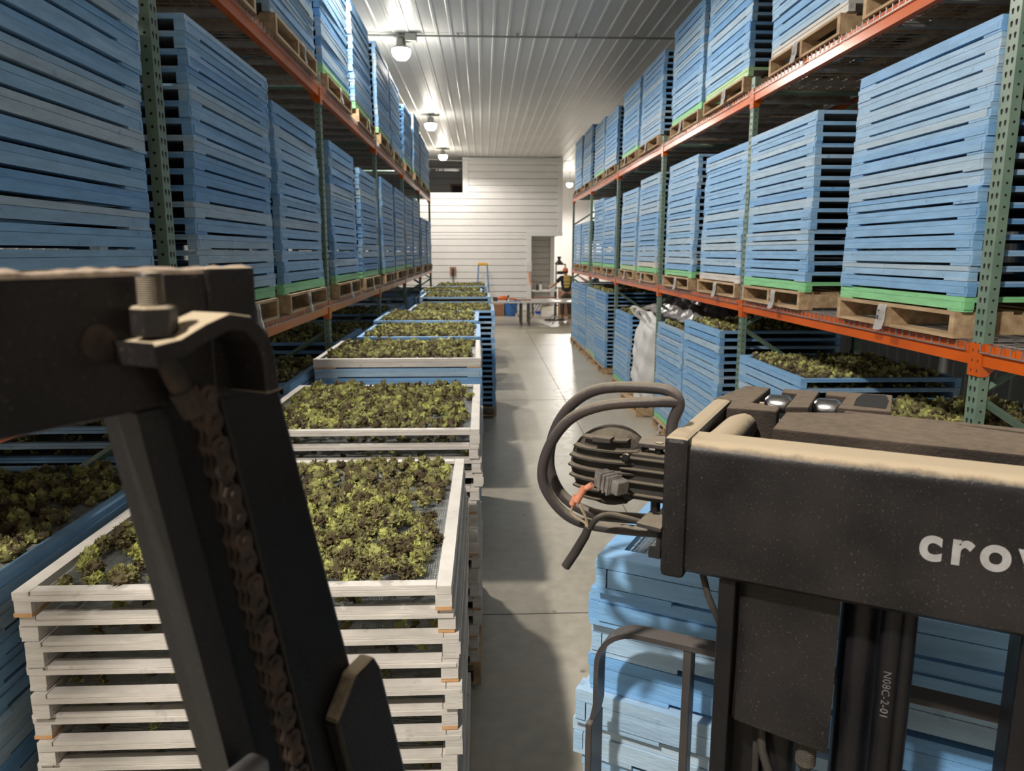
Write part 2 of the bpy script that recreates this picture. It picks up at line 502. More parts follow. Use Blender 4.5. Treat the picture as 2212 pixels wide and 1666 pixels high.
# small framed window in the loft and made-up hooks imitating small reflections above it
b = MB(); b.box(-1.30, -1.22, 30.50, 30.56, 4.33, 4.86); b.box(-.86, -.79, 30.50, 30.56, 4.33, 4.86); b.box(-1.30, -.79, 30.50, 30.56, 4.82, 4.90)
wf = struct(b.build('window_1', mat('dusty_pink_wood', (.15, .085, .075), rough=.9)), 'small window with dusty pink frame in the dark loft')
b = MB(); b.box(-1.22, -.86, 30.52, 30.55, 4.33, 4.82)
gl = b.build('window_pane', mat('dark_pane', (.03, .025, .028), rough=.8, spec=.1), parent=wf)
root = empty('glint_hook_row', (0, 0, 0))
tag(root, 'made-up row of small metal hooks imitating reflections across the dark loft opening', 'hooks')
b = MB(); b.tube([(-2.6, 28.3, 5.245), (-.74, 28.3, 5.245)], .006, 6); b.build('rail', M['conduit'], root)
for i, hx in enumerate((-2.15, -1.98, -1.72, -1.62, -1.58, -1.52, -1.42, -1.37, -1.31, -1.26, -1.20, -1.17, -1.12, -1.08, -1.03, -.99, -.95, -.90)):
    b = MB(); b.tube([(hx, 28.3, 5.24), (hx + .02, 28.3, 5.21), (hx + .02, 28.3, 5.18), (hx, 28.3, 5.165), (hx - .02, 28.3, 5.18)], .008, 6)
    b.build('hook', M['alum'], root, smooth=True)

# conduit across the ceiling and the sagging cable along the end wall
root = empty('electrical_conduit', (0, 12.6, CEIL - .045))
tag(root, 'grey electrical conduit running straight across the ribbed ceiling', 'conduit')
b = MB(); b.tube([(XL_W, 0, 0), (XR_W, 0, 0)], .016, 8); b.build('pipe', M['conduit'], root, smooth=True)
b = MB(); b.box(-1.22, -1.04, -.07, .07, -.09, .03); b.build('junction_box', M['conduit'], root, bevel=.01)
b = MB()
for x in np.arange(XL_W + .4, XR_W, .95):
    b.box(x, x + .03, -.03, .03, -.02, .04)
b.build('clamp', M['conduit'], root)
b = MB(); pts = []
for i in range(49):
    x = -3.2 + i * (6.4 / 48)
    pts.append((x, YW - .06, 5.54 - .05 * abs(math.sin(x * 1.7)) ))
b.tube(pts, .012, 6)
tag(b.build('wall_cable', M['whiteplastic'], smooth=True), 'thin pale cable sagging along the top of the white end wall', 'cable')

# ------------------------------------------------------------------ ceiling lamps
def lamp(i, x, y, label, power=1.0):
    root = empty('ceiling_lamp', (x, y, LAMP_Z))
    tag(root, label, 'lamp', 'high-bay lamps along the left of the aisle')
    b = MB(); b.lathe([(.02, .17), (.075, .165), (.085, .05), (.13, .035), (.15, .02), (.15, .0)], 20)
    b.build('housing', M['conduit'], root, smooth=True)
    b = MB(); b.lathe([(.148, -.001), (.152, -.03), (.13, -.10), (.085, -.15), (.0015, -.165)], 20)
    b.build('lens', M['lampglow'], root, smooth=True)
    b = MB(); b.tube([(0, 0, .16), (0, 0, .235)], .014, 8); b.box(-.05, .22, -.03, .03, .19, .228)
    b.build('bracket', M['conduit'], root)
    ld = bpy.data.lights.new('lamp_light', 'SPOT')
    ld.spot_size = math.radians(172)
    ld.spot_blend = .25
    ld.energy = LAMP_POWER * power
    ld.color = (1.0, .935, .85)
    ld.shadow_soft_size = .10
    lo = bpy.data.objects.new('lamp_light', ld)
    lo.location = (0, 0, -.29)
    lo.parent = root
    col.objects.link(lo)
lamp(0, *LAMPS[0], 'high-bay lamp behind the forklift, out of view above', 2.7)
lamp(1, *LAMPS[1], 'high-bay lamp overhead before the ceiling conduit', 1.35)
lamp(2, *LAMPS[2], 'glowing high-bay lamp beside the ceiling conduit, largest of those in view')
lamp(3, *LAMPS[3], 'glowing high-bay lamp second from the camera, with bright bulb below')
lamp(4, *LAMPS[4], 'small glowing high-bay lamp just before the dark loft opening', .8)
root = empty('wall_lamp', (3.78, 33.0, 5.15))
tag(root, 'bright lamp beyond the white room, low beside its right corner', 'lamp')
b = MB(); b.lathe([(.02, .17), (.08, .16), (.09, .04), (.14, .02), (.14, 0)], 16); b.build('housing', M['conduit'], root, smooth=True)
b = MB(); b.lathe([(.138, -.001), (.14, -.04), (.08, -.15), (.002, -.17)], 16); b.build('lens', M['lampglow'], root, smooth=True)
b = MB(); b.tube([(0, 0, .16), (0, 0, .50)], .012, 6); b.build('bracket', M['conduit'], root)
ld = bpy.data.lights.new('lamp_light', 'SPOT'); ld.spot_size = math.radians(172); ld.spot_blend = .25; ld.energy = LAMP_POWER * 2.2; ld.color = (1, .95, .88); ld.shadow_soft_size = .12
lo = bpy.data.objects.new('lamp_light', ld); lo.location = (0, 0, -.30); lo.parent = root; col.objects.link(lo)
# ------------------------------------------------------------------ pallet racking
BAY = 3.1245
XR, XL = 2.251, -1.309
YR0, YL0 = 3.29, 3.238          # far edge of the first upright on each side
ZB = (1.79, 3.53)               # beam tops
UPW, UPD = .076, .046
DEPTH = 1.07
def col_mesh(h):
    b = MB()
    # open channel column: face towards the aisle (-x), two flanges; local y from -UPW to 0
    b.box(0, .004, -UPW, 0, 0, h)
    b.box(.004, UPD, -UPW, -UPW + .004, 0, h)
    b.box(.004, UPD, -.004, 0, 0, h)
    b.box(UPD - .004, UPD, -UPW + .004, -UPW + .02, 0, h); b.box(UPD - .004, UPD, -.02, -.004, 0, h)
    z = .06
    while z < h - .03:
        for cy in (-UPW * .30, -UPW * .70):
            # teardrop slot
            pts = []
            for k in range(9):
                t = PI * k / 8
                pts.append((math.cos(t) * .0078, math.sin(t) * .0078 + .004))
            pts.append((-.0035, -.013)); pts.append((.0035, -.013))
            vs = [(-.0006, cy + p[0], z + p[1]) for p in pts]
            b.add(vs, [tuple(range(len(vs)))[::-1]], mi=1)
        pts = [(math.cos(2 * PI * k / 8) * .006, math.sin(2 * PI * k / 8) * .006) for k in range(8)]
        for yy, flip in ((-UPW - .0006, 1), (.0006, -1)):
            vs = [(UPD * .5 + p[0], yy, z + p[1]) for p in pts]
            b.add(vs, [tuple(range(8))[::flip]], mi=1)
        z += .0508
    b.box(-.02, UPD + .03, -UPW - .02, .02, 0, .008)
    return b.mesh('column', [M['upright'], M['hole']])
COL_H = 3.63
ME_COL = col_mesh(COL_H)
b = MB()
zz = .25; sgn = 1
while zz + .6 < COL_H:
    za, zb_ = (zz, zz + .62) if sgn > 0 else (zz + .62, zz)
    b.tube([(UPD, -UPW / 2, za), (DEPTH - UPD, -UPW / 2, zb_)], .019, 4)
    zz += .66; sgn = -sgn
for z_ in (.18, COL_H - .12): b.tube([(UPD, -UPW / 2, z_), (DEPTH - UPD, -UPW / 2, z_)], .019, 4)
ME_BRACE = b.mesh('brace', M['upright'])
WHERE = {('R', -1): 'behind the camera side', }
def upright(side, k):
    y = (YR0 if side == 'R' else YL0) + BAY * k
    sname = 'right' if side == 'R' else 'left'
    n = k + 1
    lab = 'green perforated rack upright on the %s of the aisle, %s one from the camera' % (sname, NTH[n] if n < len(NTH) else 'last')
    root = empty('rack_upright', ((XR if side == 'R' else XL), y, 0))
    tag(root, lab, 'rack upright', 'green rack uprights along the %s of the aisle' % sname)
    sx = 1 if side == 'R' else -1
    o = place(ME_COL, 'column', (0, 0, 0), parent=root); o.scale = (sx, 1, 1)
    o = place(ME_COL, 'column', (sx * DEPTH, 0, 0), parent=root); o.scale = (-sx, 1, 1)
    o = place(ME_BRACE, 'brace', (0, 0, 0), parent=root); o.scale = (sx, 1, 1)
BL = BAY - UPW
def beam_mesh():
    b = MB()   # local: face at x=0 towards aisle, y 0..BL, top at z=0
    b.box(0, .045, 0, BL, -.096, 0)
    return b.mesh('rack_beam_body', M['orange'])
ME_BEAM = beam_mesh()
def conn_mesh(s):
    b = MB()
    if s > 0: b.box(-.006, .0, -.040, .004, -.146, .004)
    else: b.box(-.006, .0, BL - .004, BL + .036, -.146, .004)
    y0, y1 = (.0, .006) if s > 0 else (BL - .006, BL)
    b.add([(-.006, y0, .004), (.075, y0, .004), (.075, y0, -.10), (.03, y0, -.146), (-.006, y0, -.146),
           (-.006, y1, .004), (.075, y1, .004), (.075, y1, -.10), (.03, y1, -.146), (-.006, y1, -.146)],
          [(0, 1, 2, 3, 4), (9, 8, 7, 6, 5), (0, 5, 6, 1), (1, 6, 7, 2), (2, 7, 8, 3), (3, 8, 9, 4), (4, 9, 5, 0)])
    # rivet dimples
    for z in (-.03, -.075, -.12):
        yc = -.02 if s > 0 else BL + .016
        b.box(-.0068, -.0058, yc - .003, yc + .003, z - .006, z + .006, mi=1)
    return b.mesh('connector', [M['orange'], M['hole']])
ME_CONN = (conn_mesh(1), conn_mesh(-1))
def deck_mesh(w, d=DEPTH):
    b = MB()   # local x 0..d depth, y 0..w, sits on beams (z=0), waterfall over front
    t = .0025
    n = int(w / .0635)
    for i in range(n + 1):
        y = i * w / n
        b.box(-.009, d + .004, y - t, y + t, .0, 2 * t)
        b.box(-.009 - 2 * t, -.009, y - t, y + t, -.034, 2 * t)
    for xx in np.arange(.03, d, .115):
        b.box(xx - t, xx + t, 0, w, 2 * t, 4 * t)
    b.box(-.014, -.009, 0, w, -.036, -.031)
    for yy in (.2 * w, .5 * w, .8 * w):
        b.box(.045, d - .045, yy - .02, yy + .02, -.035, -.001, mi=0)
    return b.mesh('wire_deck', M['galv'])
ME_DECK = deck_mesh(BL / 2 - .03)
def bay(side, k):
    sx = 1 if side == 'R' else -1
    X0 = XR if side == 'R' else XL
    y0 = (YR0 if side == 'R' else YL0) + BAY * k
    sname = 'right' if side == 'R' else 'left'
    for lv, z in enumerate(ZB):
        lname = 'lower' if lv == 0 else 'upper'
        for fr, xx in (('front', X0), ('rear', X0 + sx * DEPTH)):
            root = place(ME_BEAM, 'rack_beam', (xx, y0, z))
            s2 = sx if fr == 'front' else -sx
            root.scale = (s2, 1, 1)
            tag(root, 'orange %s %s shelf beam of the %s racking, %s span from the camera' % (lname, fr, sname, NTH[k + 1]), 'rack beam',
                'orange shelf beams of the %s racking' % sname)
            for c in ME_CONN: place(c, 'connector', parent=root)
        for j in range(2):
            o = place(ME_DECK, 'wire_deck', (X0 if sx > 0 else X0, y0 + .03 + j * (BL / 2), z + .0005))
            o.scale = (sx, 1, 1)
            tag(o, 'galvanised wire deck on the %s %s shelf, %s half of the %s bay' % (lname, sname, ('near', 'far')[j], NTH[k + 1]), 'wire deck',
                'wire decks on the %s shelves' % sname)
for side in 'RL':
    for k in range(-1, 6): upright(side, k)
    for k in range(-1, 5): bay(side, k)

# ------------------------------------------------------------------ drying trays
P = .0715                      # stacking height of one tray
HX, HY = .572, .610            # half sizes: closed ends at +-x, open sides at +-y
def tray_mb(b, rng, base_t, white=False, X=None, simple=False):
    def t(): return min(1, max(0, base_t + rng.gauss(0, .13)))
    j = lambda a=.003: rng.uniform(-a, a)
    for s in (-1, 1):
        xo = s * HX
        # upper rail, lower rail and feet of the closed end
        b.box(xo + j(), xo - s * .042, -HY + j(), HY + j(), .0475, P - .0008 + j(.0006), t(), 0, X)
        zb = .0115 + j(.002)
        b.box(xo + j(.004), xo - s * .046, -HY + .02 + j(), HY - .02 + j(), zb, .0463, t(), 0, X)
        for q in (-1, 1):
            fl = .14 + j(.04)
            b.box(xo + j(.003), xo - s * .046, q * HY + j(), q * (HY - fl), .0008, zb + .0001 if False else .0113, t(), (1 if (rng.random() < .35 and white) else 0), X)
            b.box(xo + j(.003), xo - s * .046, q * HY + j(.002), q * (HY - .0195), .0115, .0463, t(), 0, X)
    for q in (-1, 1):
        yo = q * HY
        b.box(-HX + .044, HX - .044, yo + j(.002) - q * .003, yo - q * .038, .0590, P - .001, t(), 0, X)
        b.box(-HX + .004, HX - .004, yo + q * .002 + j(.002), yo - q * .019, .0455 + j(.0015), .0580, t(), 0, X)
    return b
def screen_flat(b, X=None, mi=0):
    b.box(-HX + .03, HX - .03, -HY + .02, HY - .02, .0468, .0480, .5, mi, X)
def screen_wires():
    b = MB()
    w = .0005
    n = 0
    x = -HX + .042
    while x < HX - .042:
        b.box(x - w, x + w, -HY + .02, HY - .02, .0470, .0480); x += .0068
    y = -HY + .02
    while y < HY - .02:
        b.box(-HX + .04, HX - .04, y - w, y + w, .0480, .0490); y += .0068
    return b.mesh('mesh_screen', M['screen'])
ME_WIRES = screen_wires()
b = MB(); screen_flat(b); ME_SCREEN = b.mesh('mesh_screen', M['screen_flat'])
VAR = {'blue': [], 'white': [], 'green': []}
for i in range(14):
    b = MB(); tray_mb(b, R, (i + .5) / 14.0 * .9 + .06); VAR['blue'].append(b.mesh('drying_tray', [M['blue'], M['bare']]))
for i in range(6):
    b = MB(); tray_mb(b, R, R.uniform(.2, .8), white=True); VAR['white'].append(b.mesh('drying_tray', [M['white'], M['bare']]))
for i in range(4):
    b = MB(); tray_mb(b, R, (.15, .35, .4, .9)[i]); VAR['green'].append(b.mesh('drying_tray', [M['green'], M['bare']]))

# pallets ---------------------------------------------------------------------
PH = .125
def pallet_part_meshes():
    hx, hy = .60, .58
    out = []
    b = MB()
    for i in range(7):                       # deck boards run along y
        x = -hx + i * (2 * hx - .10) / 6
        b.box(x, x + .10, -hy, hy, PH - .016, PH)
    out.append(('deck_boards', b.mesh('deck_boards', M['wood'])))
    b = MB()
    for i in range(3):
        x = (-hx, -.05, hx - .10)[i]
        b.box(x, x + .10, -hy, hy, 0, .016)
    out.append(('bottom_boards', b.mesh('bottom_boards', M['wood'])))
    for y in (-hy, -.019, hy - .038):
        b = MB(); b.box(-hx, hx, y, y + .038, .016, PH - .016)
        out.append(('stringer', b.mesh('stringer', M['wood'])))
    return out
PAL = pallet_part_meshes()
def tag_mesh():
    b = MB()
    n = 5
    vs = []; fs = []
    for i in range(n + 1):
        z = -.135 * i / n
        dx = -.008 - .004 * i - .003 * math.sin(i * 1.6)
        for yy in (-.040, 0, .040):
            vs.append((dx - (.006 if yy == 0 else 0), yy, z))
    for i in range(n):
        for q in range(2):
            a = i * 3 + q
            fs.append((a, a + 1, a + 4, a + 3)); fs.append((a + 3, a + 4, a + 1, a))
    b.add(vs, fs)
    b.add([(v[0] - .003, v[1] * .9 + .010, v[2] - .006) for v in vs], fs)
    # handwriting
    for (y0, z0, y1, z1) in ((-.012, -.030, -.012, -.048), (-.012, -.030, .0, -.036), (.006, -.030, .006, -.048), (.006, -.030, .016, -.030),
                             (-.014, -.062, .004, -.062), (.004, -.062, -.006, -.082), (.010, -.062, .012, -.082)):
        c = (y0 + y1) / 2; d = (z0 + z1) / 2
        b.box(-.0385 + .002, -.038 + .002, min(y0, y1) - .001, max(y0, y1) + .001, min(z0, z1) - .001, max(z0, z1) + .001, mi=1)
    return b.mesh('paper_tag', [M['paper'], M['ink']])
ME_TAG = tag_mesh()
def pallet(x, y, z, rz, label, group, tagside=None, tag_y=0.0):
    root = empty('pallet', (x, y, z), rz)
    tag(root, label, 'pallet', group)
    for nme, me in PAL: place(me, nme, parent=root)
    if tagside:
        o = place(ME_TAG, 'paper_tag', (-.602 * (1 if tagside < 0 else -1), tag_y, PH - .004), parent=root)
        if tagside > 0: o.rotation_euler = (0, 0, PI)
        o['label'] = 'white paper tag with handwriting'
    return root

NEAR = ['nearest'] + [w + ' nearest' for w in NTH[1:]]
# stack list --------------------------------------------------------------------
STACKS = []    # every stack: dict with centre, z of pallet, list of tray kinds bottom to top, wording
def stack(cx, cy, z0, kinds, desc, group, rz=0, jit=.006, side=None, lift=PH, palrz=None, tag_y=None, wires_top=False, fill=None, pal=True, lean=(0, 0)):
    STACKS.append(dict(cx=cx, cy=cy, z0=z0, kinds=kinds, desc=desc, group=group, rz=rz, jit=jit, side=side, lift=lift, palrz=palrz,
                       tag_y=tag_y, wires_top=wires_top, fill=fill, pal=pal, lean=lean))
def shelf_stacks():
    for side in 'LR':
        sx = 1 if side == 'R' else -1
        face = XR - .005 if side == 'R' else XL + .012
        sname = 'right' if side == 'R' else 'left'
        for lv in (0, 1):
            lname = 'lower' if lv == 0 else 'upper'
            cnt = 0
            for k in range(-1, 5):
                y0 = (YR0 if side == 'R' else YL0) + BAY * k
                for j in (0, 1):
                    if side == 'R': ys = y0 + (.06, 1.79 if (k == 0 and lv == 0) else 1.50)[j]
                    else: ys = y0 + ((.19, 1.65) if lv == 0 else (.14, 1.68))[j]
                    hidden = k < -1 or (k == -1 and j == 0)
                    if hidden: continue
                    if not hidden: cnt += 1
                    n = (18 if lv == 0 else 16) - R.choice((0, 0, 1, 1, 2) if lv == 0 else (0, 1, 1, 2, 3))
                    if lv == 0 and k == 0: n = 18 if j == 0 else 17
                    if side == 'R' and lv == 0 and k == 4: n = 13
                    if side == 'L' and lv == 0 and k == 4: n = 14
                    first = R.choice(('green', 'green', 'green', 'green', 'blue', 'white'))
                    if side == 'R' and lv == 0: first = ('green', 'green', 'green', 'white', 'green', 'green', 'green', 'green', 'green', 'green', 'blue')[cnt - 1]
                    if side == 'L' and lv == 0: first = 'green' if cnt < 9 else 'blue'
                    if side == 'R' and lv == 1: first = ('white', 'green', 'white', 'green', 'green', 'blue', 'green', 'blue', 'green', 'blue', 'blue')[cnt - 1]
                    kinds = [first] + ['blue'] * (n - 1)
                    if side == 'R' and lv == 0 and cnt == 6: kinds[1] = 'white'
                    if hidden:
                        kinds = ['blue'] * 17
                        stack(face + sx * HX, ys + HY, ZB[lv] + .011, kinds, 'stack beside the camera on the %s left shelf, bay %d%s' % (lname, -k, 'ab'[j]), 'beside the camera', side=None)
                        STACKS[-1]['hidden'] = 1
                        continue
                    stack(face + sx * (HX + R.uniform(-.012, .02)), ys + HY, ZB[lv] + .011, kinds,
                          '%s stack on %s %s shelf' % (NEAR[cnt - 1], lname, sname), 'on the %s %s shelf' % (lname, sname),
                          side=-sx, tag_y=R.uniform(-.15, .15), lean=(R.uniform(-.02, .03) * -sx * 0 + R.uniform(-.012, .012), R.uniform(-.02, .02)))
shelf_stacks()
# the row standing in the aisle, left edge to right edge measured for each
AISLE = [  # right edge, near edge, top, kinds, rotated
    (-.081, 1.83, 1.333, ['white'] * 17, 0),
    (-.035, 3.41, 1.375, ['white'] * 17, 0),
    (-.036, 5.35, 1.437, ['green'] + ['blue'] * 16 + ['white'], 1),
    (-.030, 6.80, 1.433, ['blue'] * 18, 0),
    (-.055, 8.10, 1.465, ['blue'] * 18, 0),
    (.152, 9.64, 1.450, ['blue'] * 18, 0),
    (.115, 12.0, 1.490, ['blue'] * 18, 0),
    (-.040, 13.7, 1.490, ['blue'] * 18, 0),
    (.076, 16.1, 1.484, ['blue'] * 18, 0)]
for i, (xr, y0, top, kinds, rot) in enumerate(AISLE):
    cx = xr - (HX if not rot else HY); cy = y0 + (HY if not rot else HX)
    zb = top - P * len(kinds)
    stack(cx, cy, zb - PH, kinds, '%s stack standing in the aisle' % NEAR[i], 'in the row standing in the aisle', rz=(PI / 2 if rot else 0),
          jit=.012, palrz=PI / 2, wires_top=(i < 2), fill=1, side=None)
# floor stacks under the right racking
for i, (y0, n, first) in enumerate(((3.36, 16, 'green'), (4.93, 17, 'green'), (6.72, 19, 'blue'), (7.98, 17, 'green'), (11.02, 16, 'green'), (13.2, 19, 'blue'),
                                    (14.46, 19, 'green'), (15.85, 19, 'blue'), (17.1, 19, 'blue'))):
    stack(2.19 + HX, y0 + HY, 0, [first] + ['blue'] * (n - 1), '%s floor stack under right racking' % NEAR[i], 'on the floor under the right racking',
          side=-1, tag_y=R.uniform(-.2, .2), fill=1 if i < 7 else None, jit=.008)
# floor stacks under the left racking
for i, y0 in enumerate((1.75, 3.36, 4.86, 6.55, 8.0, 9.6, 11.2, 12.8, 14.3, 15.9)):
    stack(-1.30 - HX, y0 + HY, 0, ['blue'] * (17 + (i % 2)), '%s floor stack under left racking' % NEAR[i], 'on the floor under the left racking',
          side=1, fill=1 if i < 6 else None, jit=.012)
# second row of floor stacks deeper under the near bays
# the load on the forks
TH = math.radians(29.0)
TO = Vector((.237, .93, 0)); TR = Vector((math.cos(TH), -math.sin(TH), 0)); TF = Vector((math.sin(TH), math.cos(TH), 0))
def tw(a, b_, z=0): return TO + TR * a + TF * b_ + Vector((0, 0, z))
LC = tw(-.197 + HY, .262 + HX)
stack(LC.x, LC.y, 1.676 - 21 * P - PH, ['blue'] * 21, 'stack carried on the forklift forks', 'on the forklift forks', rz=math.atan2(TF.y, TF.x),
      jit=.022, wires_top=True, fill='bits')

def in_frame(x, y, z):
    d = Vector((x, y, z)) - Vector((0, 0, H))
    yw, pt = math.radians(2.197), math.radians(10.277)
    Rt = Vector((math.cos(yw), -math.sin(yw), 0)); F = Vector((math.sin(yw) * math.cos(pt), math.cos(yw) * math.cos(pt), -math.sin(pt))); U = Rt.cross(F)
    dz = d.dot(F)
    if dz < .2: return False
    u = 1106 + 1588.8 * d.dot(Rt) / dz; v = 833 - 1588.8 * d.dot(U) / dz
    return -40 < u < 2252 and -40 < v < 1706
cand = []
for si, s in enumerate(STACKS):
    n = len(s['kinds'])
    off = [0, 0]
    for k, kd in enumerate(s['kinds']):
        z = s['z0'] + s['lift'] + k * P
        off[0] += R.gauss(0, s['jit'] * .5) - off[0] * .3; off[1] += R.gauss(0, s['jit'] * .5) - off[1] * .3
        ln = s['lean']
        x = s['cx'] + off[0] + ln[0] * k / n * 2; y = s['cy'] + off[1] + ln[1] * k / n * 2
        hx, hy = HX + .02, HY
        vis = any(in_frame(x + a * hx, y + c * hy, z) for a in (-1, 0, 1) for c in (-1, 0, 1))
        d2 = x * x + y * y + (z - H) ** 2
        # trays hidden behind the stack in front of them count as further away
        pen = 1.0
        if 'under left racking' in s['desc'] and z < 1.2: pen = 4.0
        if 'in the aisle' in s['desc'] and k < n - 2: pen = 1.6 if si else 1.0
        cand.append(dict(si=si, k=k, kd=kd, x=x, y=y, z=z, rz=s['rz'] + R.gauss(0, .0045) + (PI if R.random() < .5 else 0), vis=vis, d=d2 * pen, n=n))
blue = sorted([c for c in cand if c['kd'] == 'blue' and c['vis']], key=lambda c: c['d'])
keep = set(id(c) for c in blue[:300])
rest = MB()
CN = {'blue': 'blue', 'white': 'white', 'green': 'green'}
for c in cand:
    s = STACKS[c['si']]
    special_twist = 0
    if c['kd'] == 'blue' and id(c) not in keep:
        if not c['vis'] and c['d'] > 30 and False: continue
        X = Matrix.Translation((c['x'], c['y'], c['z'])) @ Matrix.Rotation(c['rz'], 4, 'Z')
        tray_mb(rest, R, R.uniform(.05, .98), X=X)
        screen_flat(rest, X, 2)
        continue
    top = c['n'] - c['k']
    o = place(R.choice(VAR[c['kd']]), 'drying_tray', (c['x'], c['y'], c['z']), (0, 0, c['rz']))
    if c['n'] == 1: wd_ = 'single'
    if top == 1: wd_ = 'topmost'
    elif c['k'] == 0: wd_ = 'bottom'
    else: wd_ = ORD[top] + ' from top'
    tag(o, '%s drying tray, %s of %s' % (CN[c['kd']], wd_, s['desc']), 'drying tray', '%s drying trays %s' % (CN[c['kd']], s['group']))
    place(ME_WIRES if (s['wires_top'] and (top <= 3 or s['desc'].startswith('nearest stack standing'))) else ME_SCREEN, 'mesh_screen', parent=o)
o = rest.build('drying_trays', [M['blue'], M['bare'], M['screen_flat']])
tag(o, 'blue drying trays filling the farther stacks along both racks and the aisle', 'drying trays', kind='stuff')
for s in STACKS:
    if s.get('hidden'): continue
    pz = s['palrz'] if s['palrz'] is not None else s['rz']
    if 'forklift' in s['desc']:
        pz = s['rz']
    pallet(s['cx'], s['cy'], s['z0'], pz, 'wooden pallet under the %s' % s['desc'], 'wooden pallets ' + s['group'], s['side'], s['tag_y'] or 0)

# ------------------------------------------------------------------ husk clusters
def cluster_mb(b, rng, r, nleaf, ico, tint, X=None, tv=.16):
    """a ruffled, leafy nut husk: lumpy core under many ragged bracts"""
    def T(f=0): return min(1, max(0, tint + rng.gauss(f, tv)))
    if X is None: X = Matrix.Identity(4)
    ph = [rng.uniform(0, 6.28) for _ in range(3)]
    vs = []; fs = []
    nl, nm = ico
    for i in range(nl + 1):
        th = PI * i / nl
        for k in range(nm):
            a = 2 * PI * k / nm
            rr = r * .74 * (1 + .18 * math.sin(3 * a + ph[0]) * math.sin(th) + .12 * math.sin(5 * th + ph[1]))
            vs.append((rr * math.sin(th) * math.cos(a), rr * math.sin(th) * math.sin(a), rr * .8 * math.cos(th)))
    for i in range(nl):
        for k in range(nm):
            fs.append((i * nm + k, (i + 1) * nm + k, (i + 1) * nm + (k + 1) % nm, i * nm + (k + 1) % nm))
    b.add(vs, fs, max(0, tint - .22), 0, X)
    for _ in range(nleaf):
        u = rng.uniform(-.55, 1); a = rng.uniform(0, 6.283)
        s = math.sqrt(max(0, 1 - u * u))
        d = Vector((s * math.cos(a), s * math.sin(a), u)) if False else Vector((s * math.cos(a), s * math.sin(a), u))
        t1 = d.orthogonal().normalized(); t1 = (Matrix.Rotation(rng.uniform(0, 6.28), 3, d) @ t1)
        t2 = d.cross(t1)
        base = d * r * .5
        L = r * rng.uniform(.38, .6) * (1.25 if nleaf < 12 else 1); W = r * rng.uniform(.20, .34) * (1.7 if nleaf < 12 else (1.25 if nleaf < 24 else 1))
        out = (d * .75 + t1 * rng.uniform(.2, .9)).normalized()
        pts = [base - t2 * W * .45, base + t2 * W * .45]
        tips = []
        for q, (wf_, lf) in enumerate(((1.0, .72), (.62, .60), (.42, 1.0), (0, .74), (-.42, 1.05), (-.62, .62), (-1.0, .7))):
            tips.append(base + t2 * W * wf_ + out * L * lf * rng.uniform(.85, 1.15) + d * r * rng.uniform(-.08, .14))
        v = pts + tips
        f = [(0, 1, 2)] + [(0, 2 + q, 3 + q) for q in range(6)]
        b.add([tuple(p) for p in v], f, T(), 0, X)
    return b
CL = []
TINTS = [.12, .2, .3, .42, .5, .55, .6, .66, .72, .8, .9, .98]
for i in range(12):
    b = MB(); cluster_mb(b, R, .027, 54, (5, 8), TINTS[i], tv=.2); CL.append(b.mesh('husk_cluster', M['leaf']))
def near_field(x, y, bare):
    """is there a bare patch of screen here? (ragged borders and a few holes)"""
    ex = HX - .06 - bare * (.035 + .03 * math.sin(y * 11 + bare * 3) + .02 * math.sin(y * 23))
    ey = HY - .055 - bare * (.03 + .03 * math.sin(x * 9 + 1.3) + .015 * math.sin(x * 27))
    return abs(x) < ex and abs(y) < ey
def heap_points(rng, n, bare, zb=.049, r=.026, holes=()):
    pts = []
    g = {}
    tries = 0
    while len(pts) < n and tries < n * 40:
        tries += 1
        x = rng.uniform(-HX + .05, HX - .05); y = rng.uniform(-HY + .05, HY - .05)
        if not near_field(x, y, bare): continue
        if any((x - hx_) ** 2 + (y - hy_) ** 2 < hr * hr for hx_, hy_, hr in holes): continue
        ky = (int(x / .03), int(y / .03))
        near = [p for i in (-1, 0, 1) for j in (-1, 0, 1) for p in g.get((ky[0] + i, ky[1] + j), [])]
        dm = min([math.hypot(p[0] - x, p[1] - y) for p in near] or [1])
        if dm < .0175: continue
        z = zb + r * .7
        if dm < .032: z += rng.uniform(.006, .024)
        g.setdefault(ky, []).append((x, y)); pts.append((x, y, z))
    return pts
def rnd_rot(rng):
    return Matrix.Rotation(rng.uniform(0, 6.28), 4, 'Z') @ Matrix.Rotation(rng.uniform(-.5, .5), 4, 'X') @ Matrix.Rotation(rng.uniform(-.5, .5), 4, 'Y')
def pick_tint(rng):
    return min(1, max(.05, rng.gauss(.55, .23)))
rest = MB()
rr = random.Random(5)
LOD = {0: [], 1: [], 2: []}
def bake_var(nleaf, ico, count):
    out = []
    for i in range(count):
        b = MB(); cluster_mb(b, rr, .027, nleaf, ico, .5, tv=.13)
        out.append((np.array([tuple(v) for v in b.v]), b.f, np.array(b.t)))
    return out
LOD[0] = bake_var(20, (4, 7), 8); LOD[1] = bake_var(9, (3, 6), 8); LOD[2] = bake_var(3, (3, 5), 6)
SV = []; SF = []; ST = []; sn = 0
def stuff_cluster(M4, lod, tint):
    global sn
    v, f, t = rr.choice(LOD[lod])
    A = np.array(M4)
    SV.append(v @ A[:3, :3].T + A[:3, 3])
    SF.extend([[i + sn for i in q] for q in f])
    ST.append(np.clip(t - .5 + tint, 0, 1))
    sn += len(v)
